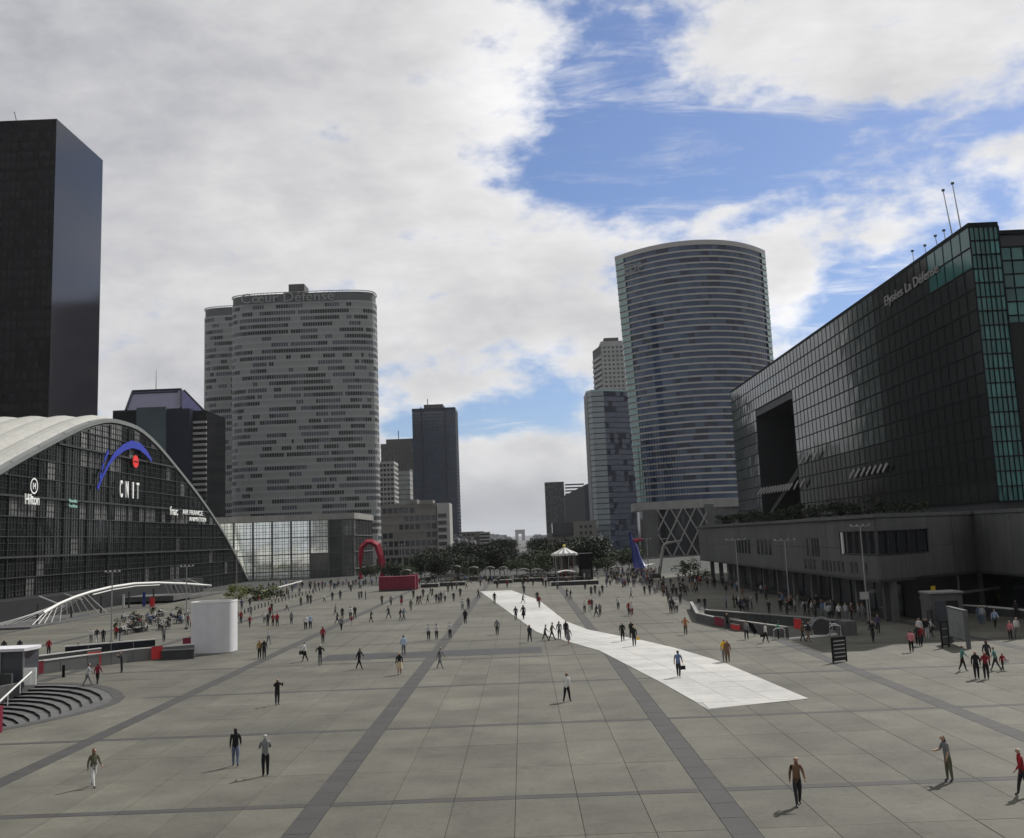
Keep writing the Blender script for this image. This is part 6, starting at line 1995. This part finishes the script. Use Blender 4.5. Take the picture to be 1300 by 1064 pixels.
folk('behind the central group near the red container', [
    (525, 760.4, 'dark', 'dark', 'walk', 0), (530, 768, 'dark', 'dark', 'walk2', 30), (533.5, 767, 'black', 'dark', 'stride', 60), (543, 766, 'grey', 'dark', 'walk', 90), (554, 765.8, 'dark', 'grey', 'stand', 0), (557.3, 765.8, 'grey', 'dark', 'hair_stand', 0), (560, 764.8, 'dark', 'dark', 'stand', 180), (565, 764, 'white', 'dark', 'walk', 0),
    (576, 763.7, 'black', 'dark', 'walk', 180), (584.5, 758, 'dark', 'dark', 'stand', 0), (607.7, 759.5, 'dark', 'dark', 'walk', -90), (537.3, 758.8, 'dark', 'dark', 'stand', 0), (546.4, 756.5, 'dark', 'grey', 'walk', 90), (549, 757.8, 'dark', 'dark', 'walk', 80), (569, 752.4, 'dark', 'dark', 'stand', 0), (574, 749.5, 'dark', 'dark', 'walk', 0), (579.6, 749, 'grey', 'dark', 'walk', 50),
    (592, 747, 'lightgrey', 'dark', 'walk', 90), (610, 744.7, 'dark', 'dark', 'stand', 0), (614.8, 744.8, 'white', 'white', 'stand', 0), (456, 761, 'grey', 'dark', 'walk', 0), (459, 760.4, 'dark', 'dark', 'walk', 0), (464.2, 761.4, 'dark', 'dark', 'stand', 90), (445.6, 751.4, 'dark', 'dark', 'walk', 0)])
folk('along the far half of the white path', [
    (628, 766.4, 'black', 'black', 'stand', 180), (664, 766.4, 'grey', 'dark', 'stride', 90), (655, 787, 'dark', 'dark', 'walk', 180), (664.8, 786.5, 'black', 'black', 'skirt', 200), (682.5, 764.5, 'dark', 'dark', 'walk', 0), (684.9, 772, 'darkred', 'grey', 'walk', 10), (665.5, 754.4, 'dark', 'dark', 'walk', 0),
    (672.6, 815.3, 'dark', 'dark', 'hair_walk', 160, D(hair='red')), (692.3, 813.2, 'grey', 'dark', 'stride', 90), (700.8, 812.6, 'olive', 'dark', 'stride', 80, D(hair='dark')), (710.4, 811.6, 'grey', 'dark', 'walk', 180, D(hair='brown')), (719, 810.5, 'black', 'black', 'coat', 0), (722, 818.2, 'grey', 'grey', 'skirt', 20, D(bare=True))])
folk('on the far edge before the trees', [
    (631.3, 747.4, 'black', 'dark', 'stand', 0), (644, 746.5, 'darkred', 'dark', 'walk', 0), (664, 746.2, 'dark', 'dark', 'walk', 0), (676.8, 744, 'dark', 'dark', 'stand', 0), (689.5, 744, 'dark', 'dark', 'walk', 0), (693, 746.2, 'dark', 'dark', 'walk', 0), (697, 743.5, 'dark', 'grey', 'stand', 0), (704, 743.6, 'black', 'dark', 'stand', 0), (707.8, 749, 'grey', 'dark', 'stand', 0), (743, 749, 'dark', 'dark', 'stand', 0)])
folk('right of the white path in the sun', [
    (719.8, 759.5, 'dark', 'dark', 'walk', 80), (724.5, 761.5, 'dark', 'grey', 'walk', 80), (750.8, 756, 'dark', 'dark', 'skirt', 0), (755.8, 754.5, 'dark', 'dark', 'walk', 0), (761.4, 757.4, 'white', 'dark', 'walk', 0), (765, 753.8, 'dark', 'dark', 'walk', 0),
    (742.4, 778, 'white', 'dark', 'stand', 0), (748.7, 776.5, 'red', 'white', 'stand', 20), (751.5, 775, 'dark', 'dark', 'stand', 0), (757, 783.8, 'black', 'dark', 'stride', 90), (762, 782.2, 'grey', 'dark', 'stand', 0), (785.2, 774.3, 'white', 'black', 'walk', 0), (798.8, 781.6, 'red', 'dark', 'walk', 0), (802.5, 781.8, 'white', 'darkred', 'hair_walk', 0),
    (801.2, 760, 'lightgrey', 'grey', 'walk', 90), (792.6, 747, 'red', 'dark', 'walk', 90), (818.5, 755, 'dark', 'dark', 'walk', 0), (825.2, 755, 'dark', 'dark', 'walk', 0), (831.4, 754.4, 'lightgrey', 'grey', 'hair_walk', 0),
    (790.8, 814.4, 'black', 'black', 'walk', 0, D(h=1.78, hair='dark')), (802, 811.8, 'black', 'black', 'walk2', 10, D(h=1.74)), (805.5, 820.6, 'black', 'black', 'walk', 180, D(h=1.82)), (870.8, 806, 'orange', 'olive', 'hips', 180, D(h=1.72, hair='brown')),
    (920.3, 840, 'yellow', 'grey', 'stand', 0, D(h=1.72, hair='dark', long=False)), (924.3, 840.5, 'brown', 'brown', 'stand', 0, D(h=1.68))])
folk('in the group by the shade edge', [
    (851.7, 778.4, 'dark', 'dark', 'walk', 180), (855.4, 778.2, 'dark', 'grey', 'stride', 180), (859.4, 778.2, 'white', 'dark', 'walk', 180), (864, 768, 'dark', 'dark', 'stand', 0), (848.6, 765, 'dark', 'dark', 'walk', 180), (854, 758, 'dark', 'dark', 'stand', 0), (859, 758.4, 'dark', 'dark', 'walk', 0), (864.6, 757, 'dark', 'dark', 'walk2', 0), (868, 752.4, 'dark', 'dark', 'stand', 0), (852.5, 768, 'grey', 'dark', 'walk', 0)])
folk('near the right stair opening', [
    (923.7, 798.6, 'black', 'black', 'walk', 180), (948, 812, 'grey', 'dark', 'walk', 170, D(h=1.74)), (972.3, 816, 'white', 'black', 'walk2', 60, D(h=1.72, hair='dark')), (988.5, 811.5, 'green', 'dark', 'hair_stand', 90), (1019.5, 814.6, 'brown', 'dark', 'hair_walk', 60), (1026.6, 814.8, 'dark', 'brown', 'walk', 60),
    (888, 774.4, 'black', 'lightgrey', 'stand', 0), (895.4, 773.6, 'black', 'dark', 'walk', 0), (1108.7, 815.2, 'black', 'dark', 'walk', 20), (1115.5, 804.5, 'purple', 'dark', 'stand', 0)])
folk('in the party left of the map panel', [
    (1157.6, 828, 'pink', 'black', 'walk', 180, D(h=1.72, hair='dark')), (1166, 820, 'dark', 'black', 'walk2', 0), (1170.5, 820.5, 'darkred', 'dark', 'walk', 20), (1168.6, 811.5, 'white', 'dark', 'stand', 0), (1174.7, 809, 'black', 'dark', 'stand', 10), (1182, 809, 'white', 'dark', 'walk', 80), (1178, 811.5, 'black', 'lightgrey', 'stand', 0)])
folk('right of the map panel', [
    (1222.8, 852, 'teal', 'black', 'walk', 90, D(h=1.72, hair='dark')), (1240.7, 862, 'black', 'black', 'stand', 10, D(h=1.75)), (1252.9, 862.3, 'darkred', 'black', 'folded', 0, D(h=1.72, hair='brown')), (1254.5, 845, 'dark', 'dark', 'hair_stand', 180, D(hair='red')), (1265, 851, 'teal', 'dark', 'stride', -90, D(hair='brown', long=False)), (1273.5, 851.5, 'red', 'dark', 'walk', 40, D(h=1.2)),
    (1283.4, 813, 'pink', 'dark', 'walk', 0, D(h=1.64)), (1292, 811, 'white', 'grey', 'walk2', 20)])
folk('on the shaded strip below the white ledge', [
    (1244.3, 792.3, 'jeans', 'jeans', 'stand', 0, D(h=1.74)), (1248.5, 792.6, 'lightgrey', 'jeans', 'stand', 0), (1255.3, 790, 'dark', 'dark', 'stand', 0), (1263.9, 797.4, 'lightblue', 'dark', 'walk', 20), (1204, 780, 'yellow', 'dark', 'stand', 0), (1150, 779, 'lightblue', 'dark', 'stand', 0), (1162.5, 778, 'white', 'dark', 'stand', 0), (1172, 779, 'dark', 'dark', 'stand', 0), (1291, 785, 'dark', 'dark', 'stand', 0)], 'people in the shade by the podium')
folk('near the sunken steps and banners', [
    (111, 870.5, 'lightgrey', 'grey', 'stride', 90, D(h=1.74)), (123.6, 868.7, 'darkred', 'black', 'walk2', 150, D(h=1.66, hair='dark')), (61.7, 832.5, 'red', 'dark', 'walk', 0), (24.6, 833, 'dark', 'dark', 'stand', 0), (4.6, 834, 'dark', 'darkred', 'stand', 0), (99, 836, 'grey', 'dark', 'stand', 0)])
folk('at the near end of the cafe terrace', [
    (115.5, 816.6, 'white', 'grey', 'stand', 0), (123, 817, 'dark', 'white', 'walk', 0), (131, 817, 'black', 'dark', 'stand', 0), (208, 815.6, 'grey', 'dark', 'walk', 0), (152, 814, 'black', 'jeans', 'stand', 90), (147, 812, 'red', 'dark', 'hair_stand', 0), (238, 796, 'darkred', 'dark', 'stand', 0), (242, 801, 'red', 'dark', 'sit', 60)], 'people around the cafe terrace')
rr = random.Random(3)
def crowd(n, f, where, group, tops, poses=('walk', 'walk2', 'stand', 'hair_walk', 'stand')):
    for i in range(n):
        px, py = f(i)
        o = person(px, py, rr.choice(tops), rr.choice(['dark', 'black', 'grey', 'dark', 'jeans']), rr.choice(poses), rr.choice([0, 180, 90, -90, 30]), where, group=group)
        o['label'] = f'person in the crowd {where}'
DK = ['black', 'dark', 'dark', 'dark', 'grey', 'brown', 'blue', 'white', 'lightgrey', 'purple']
crowd(56, lambda i: (770 + rr.random()**.9*58, 730 + rr.random()**1.3*17), 'packed in front of the lattice base', 'crowd in front of the lattice base', DK)
crowd(28, lambda i: (828 + rr.random()*60, 737 + rr.random()*22), 'in the shade left of the podium', 'crowd in the shade left of the podium', DK[:6])
crowd(30, lambda i: (905 + rr.random()*195, 0), 'in the deep shade along the podium shops', 'crowd along the podium shops', DK, ('walk', 'stand', 'stand', 'hair_stand')) if False else None
for i in range(34):
    px = 918 + rr.random()*182
    py = 771 + (px-918)*0.078 + rr.uniform(-2, 5)
    o = person(px, py, rr.choice(DK), rr.choice(['dark', 'black', 'grey']), rr.choice(['walk', 'stand', 'stand', 'hair_stand']), rr.choice([0, 180, 90, -90]), '', group='crowd along the podium shops')
    o['label'] = 'person in the crowd in deep shade along the podium shops'
crowd(26, lambda i: (305 + rr.random()*150, 0), '', '', DK) if False else None
for i in range(30):
    t = rr.random()
    px = 300 + t*165
    py = 776 - 33*t**.8 + rr.uniform(-7, 2)
    o = person(px, py, rr.choice(DK + ['white', 'red']), rr.choice(['dark', 'black', 'jeans', 'lightgrey']), rr.choice(['walk', 'stand', 'hair_walk']), rr.choice([0, 180, 90, -90]), '', group='crowd beside the bollard row')
    o['label'] = 'person in the crowd behind the bollard row by the glazed pavilion'
for i, p in enumerate(TABLES):
    for k in range(1 + (i % 2)):
        w = rr.uniform(0, 6.28)
        o = person(200+i, 790+k, rr.choice(['white', 'white', 'lightgrey', 'dark', 'blue', 'red', 'black']), rr.choice(['dark', 'grey', 'jeans']), 'sit', degrees(w), '', group='people seated on the cafe terrace', pos=Vector((p.x + .75*sin(w+pi), p.y + .75*cos(w), 0)))
        o.rotation_euler = (0, 0, w)
        o.location = (p.x - .78*sin(-w)*-1 if False else p.x - .78*(-sin(-w)), p.y + .78*cos(w), 0)
        o['label'] = 'person seated at a small table on the cafe terrace'
        # a chair under each
        ch = bpy.data.objects.get('chair_proto')
        if ch is None:
            ch = empty('cafe_chair', (0, 0, 0), 'small dark cafe chair under a seated person', 'chair', 'chairs on the cafe terrace')
            c = MB().box(-.2, -.2, .40, .2, .2, .44).build('seat', 'dark_metal', ch); c.location = (0, 0, 0)
            c = MB().box(-.2, .19, .44, .2, .22, .85).build('backrest', 'dark_metal', ch); c.location = (0, 0, 0)
            for x in (-.17, .17):
                for y in (-.17, .17):
                    c = MB().box(x-.015, y-.015, 0, x+.015, y+.015, .4).build('leg', 'dark_metal', ch); c.location = (0, 0, 0)
            CH_PROTO = ch; CH_PROTO.name = 'chair_proto'; c2 = ch
        else: c2 = copy_tree(ch)
        c2.location = o.location; c2.rotation_euler = o.rotation_euler
for o in COL.objects:
    if o.name.startswith('chair_proto'): o.name = 'cafe_chair'
# the far crowd that nobody could count, as one object
cb = MB()
fig = []
for pn in ('walk', 'stand', 'hair_walk', 'walk2'):
    me = PM[pn]
    fig.append(([v.co.copy() for v in me.vertices], [(tuple(p.vertices), p.material_index) for p in me.polygons]))
cms = ['cloth_dark', 'cloth_black', 'cloth_grey', 'cloth_lightgrey', 'cloth_brown', 'cloth_darkred', 'cloth_blue']
def low_figure(p):
    # small tapered figure: legs, torso, arms and head as slim rings
    w = rr.uniform(0, 6.28); c_, s_ = cos(w), sin(w); h = rr.uniform(1.55, 1.8)/1.7
    top, bot = rr.choice([0, 0, 1, 1, 2, 3, 4, 5, 6]), rr.choice([0, 1, 1, 2])
    def L(x, y, z): return Vector((p.x + (x*c_-y*s_)*h, p.y + (x*s_+y*c_)*h, z*h))
    st = rr.uniform(.05, .2)
    cb.tube([L(-.1, -st, 0), L(-.1, -st*.3, .45), L(-.08, 0, .9)], [.05, .06, .09], 5, bot)
    cb.tube([L(.1, st, 0), L(.1, st*.3, .45), L(.08, 0, .9)], [.05, .06, .09], 5, bot)
    cb.tube([L(0, 0, .85), L(0, 0, 1.1), L(0, 0, 1.35), L(0, 0, 1.48)], [.15, .15, .19, .07], 6, top)
    for q_ in (-1, 1): cb.tube([L(q_*.2, 0, 1.4), L(q_*.25, q_*st*.5, 1.1), L(q_*.24, q_*st, .85)], [.055, .045, .035], 4, top)
    cb.tube([L(0, 0, 1.48), L(0, 0, 1.56), L(0, 0, 1.66), L(0, 0, 1.71)], [.05, .085, .09, .04], 6, 7 if rr.random() < .4 else 8)
for i in range(190):
    k = i % 5
    if k < 2: p = gnd(765 + rr.random()*68, 727 + rr.random()**1.4*15)
    elif k == 2: p = gnd(470 + rr.random()*290, 738 + rr.random()*6)
    elif k == 3: p = gnd(900 + rr.random()*330, 0 + 768 + rr.random()*9 + 0)
    else: p = gnd(340 + rr.random()*130, 743 + rr.random()*5)
    if k == 3: p = Vector((rr.uniform(31, 36.5), rr.uniform(112, 205), 0))
    low_figure(p)
tag(cb.build('crowd', cms + ['skin', 'hair_dark']), kind='stuff')
# bags carried by walkers
def bag(px, py, dx, z, m, label, size=(.17, .07, .13)):
    p = gnd(px, py)
    b = MB()
    b.prism([(-size[0], -size[1]), (size[0], -size[1]), (size[0], size[1]), (-size[0], size[1])], 0, size[2]*2, poly1=[(-size[0]*.85, -size[1]*.7), (size[0]*.85, -size[1]*.7), (size[0]*.85, size[1]*.7), (-size[0]*.85, size[1]*.7)])
    b.tube([(-size[0]*.5, 0, size[2]*2), (-size[0]*.3, 0, size[2]*2+.12), (size[0]*.3, 0, size[2]*2+.12), (size[0]*.5, 0, size[2]*2)], .012, 5)
    o = b.build('bag', m); o.location = (p.x+dx, p.y, z); tag(o, label, 'bag')
bag(862, 860, .33, .52, 'cloth_black', 'black briefcase carried by the person on the near white path')
bag(387.4, 840, -.33, .62, 'cloth_black', 'black shoulder bag of the person in white near the hoarding', (.2, .09, .17))
bag(972.3, 816, -.3, .5, 'cloth_black', 'black bag carried by the person in white near the right parapet')
bag(805.5, 820.6, .36, .55, 'cloth_yellow', 'small yellow bag beside the people in black on the white path edge', (.14, .05, .12))
bag(1273.5, 851.5, .3, .45, 'cloth_white', 'white bag held beside the child in red', (.14, .06, .16))

# ================================================================== AIR
if HAZE:
    vm = bpy.data.materials.new('haze')
    vm.use_nodes = True
    vt = vm.node_tree; vt.nodes.clear()
    pv = vt.nodes.new('ShaderNodeVolumePrincipled')
    pv.inputs['Color'].default_value = (0.86, 0.90, 0.96, 1)
    pv.inputs['Density'].default_value = HAZE
    pv.inputs['Anisotropy'].default_value = 0.3
    ou = vt.nodes.new('ShaderNodeOutputMaterial')
    vt.links.new(pv.outputs[0], ou.inputs['Volume'])
    M['haze'] = vm
    b = MB(); b.box(-9500, -6500, -6, 9500, 14500, 200)
    o = b.build('haze', 'haze'); o['kind'] = 'stuff'

# ================================================================== labels: tell look-alikes apart by where they stand
ORD = ['first', 'second', 'third', 'fourth', 'fifth', 'sixth', 'seventh', 'eighth', 'ninth', 'tenth', 'eleventh', 'twelfth']
bpy.context.view_layer.update()
byl = {}
for o in scene.objects:
    if o.parent is None and o.get('label') and o.get('category'):
        byl.setdefault(o['label'], []).append(o)
for lb, lst in byl.items():
    if 1 < len(lst) <= 12 and len(lb.split()) <= 15 and 'crowd' not in lb:
        lst.sort(key=lambda o: proj(o.matrix_world.translation)[0])
        for i, o in enumerate(lst):
            if len(lst) == 2: t = 'left one of two' if i == 0 else 'right one of two'
            else: t = f'{ORD[i]} from the left' if i < len(lst)-1 else 'the rightmost'
            s_ = lb + ', ' + t
            if len(s_.split()) > 16: s_ = s_.replace('person in ', '').replace(' and ', ', ')
            if len(s_.split()) > 16: s_ = s_.replace(' top', '').replace(' trousers', '')
            o['label'] = s_
for o in scene.objects:
    if o.get('label') and len(o['label'].split()) > 16:
        o['label'] = ' '.join(o['label'].replace(' the ', ' ').split()[:16])
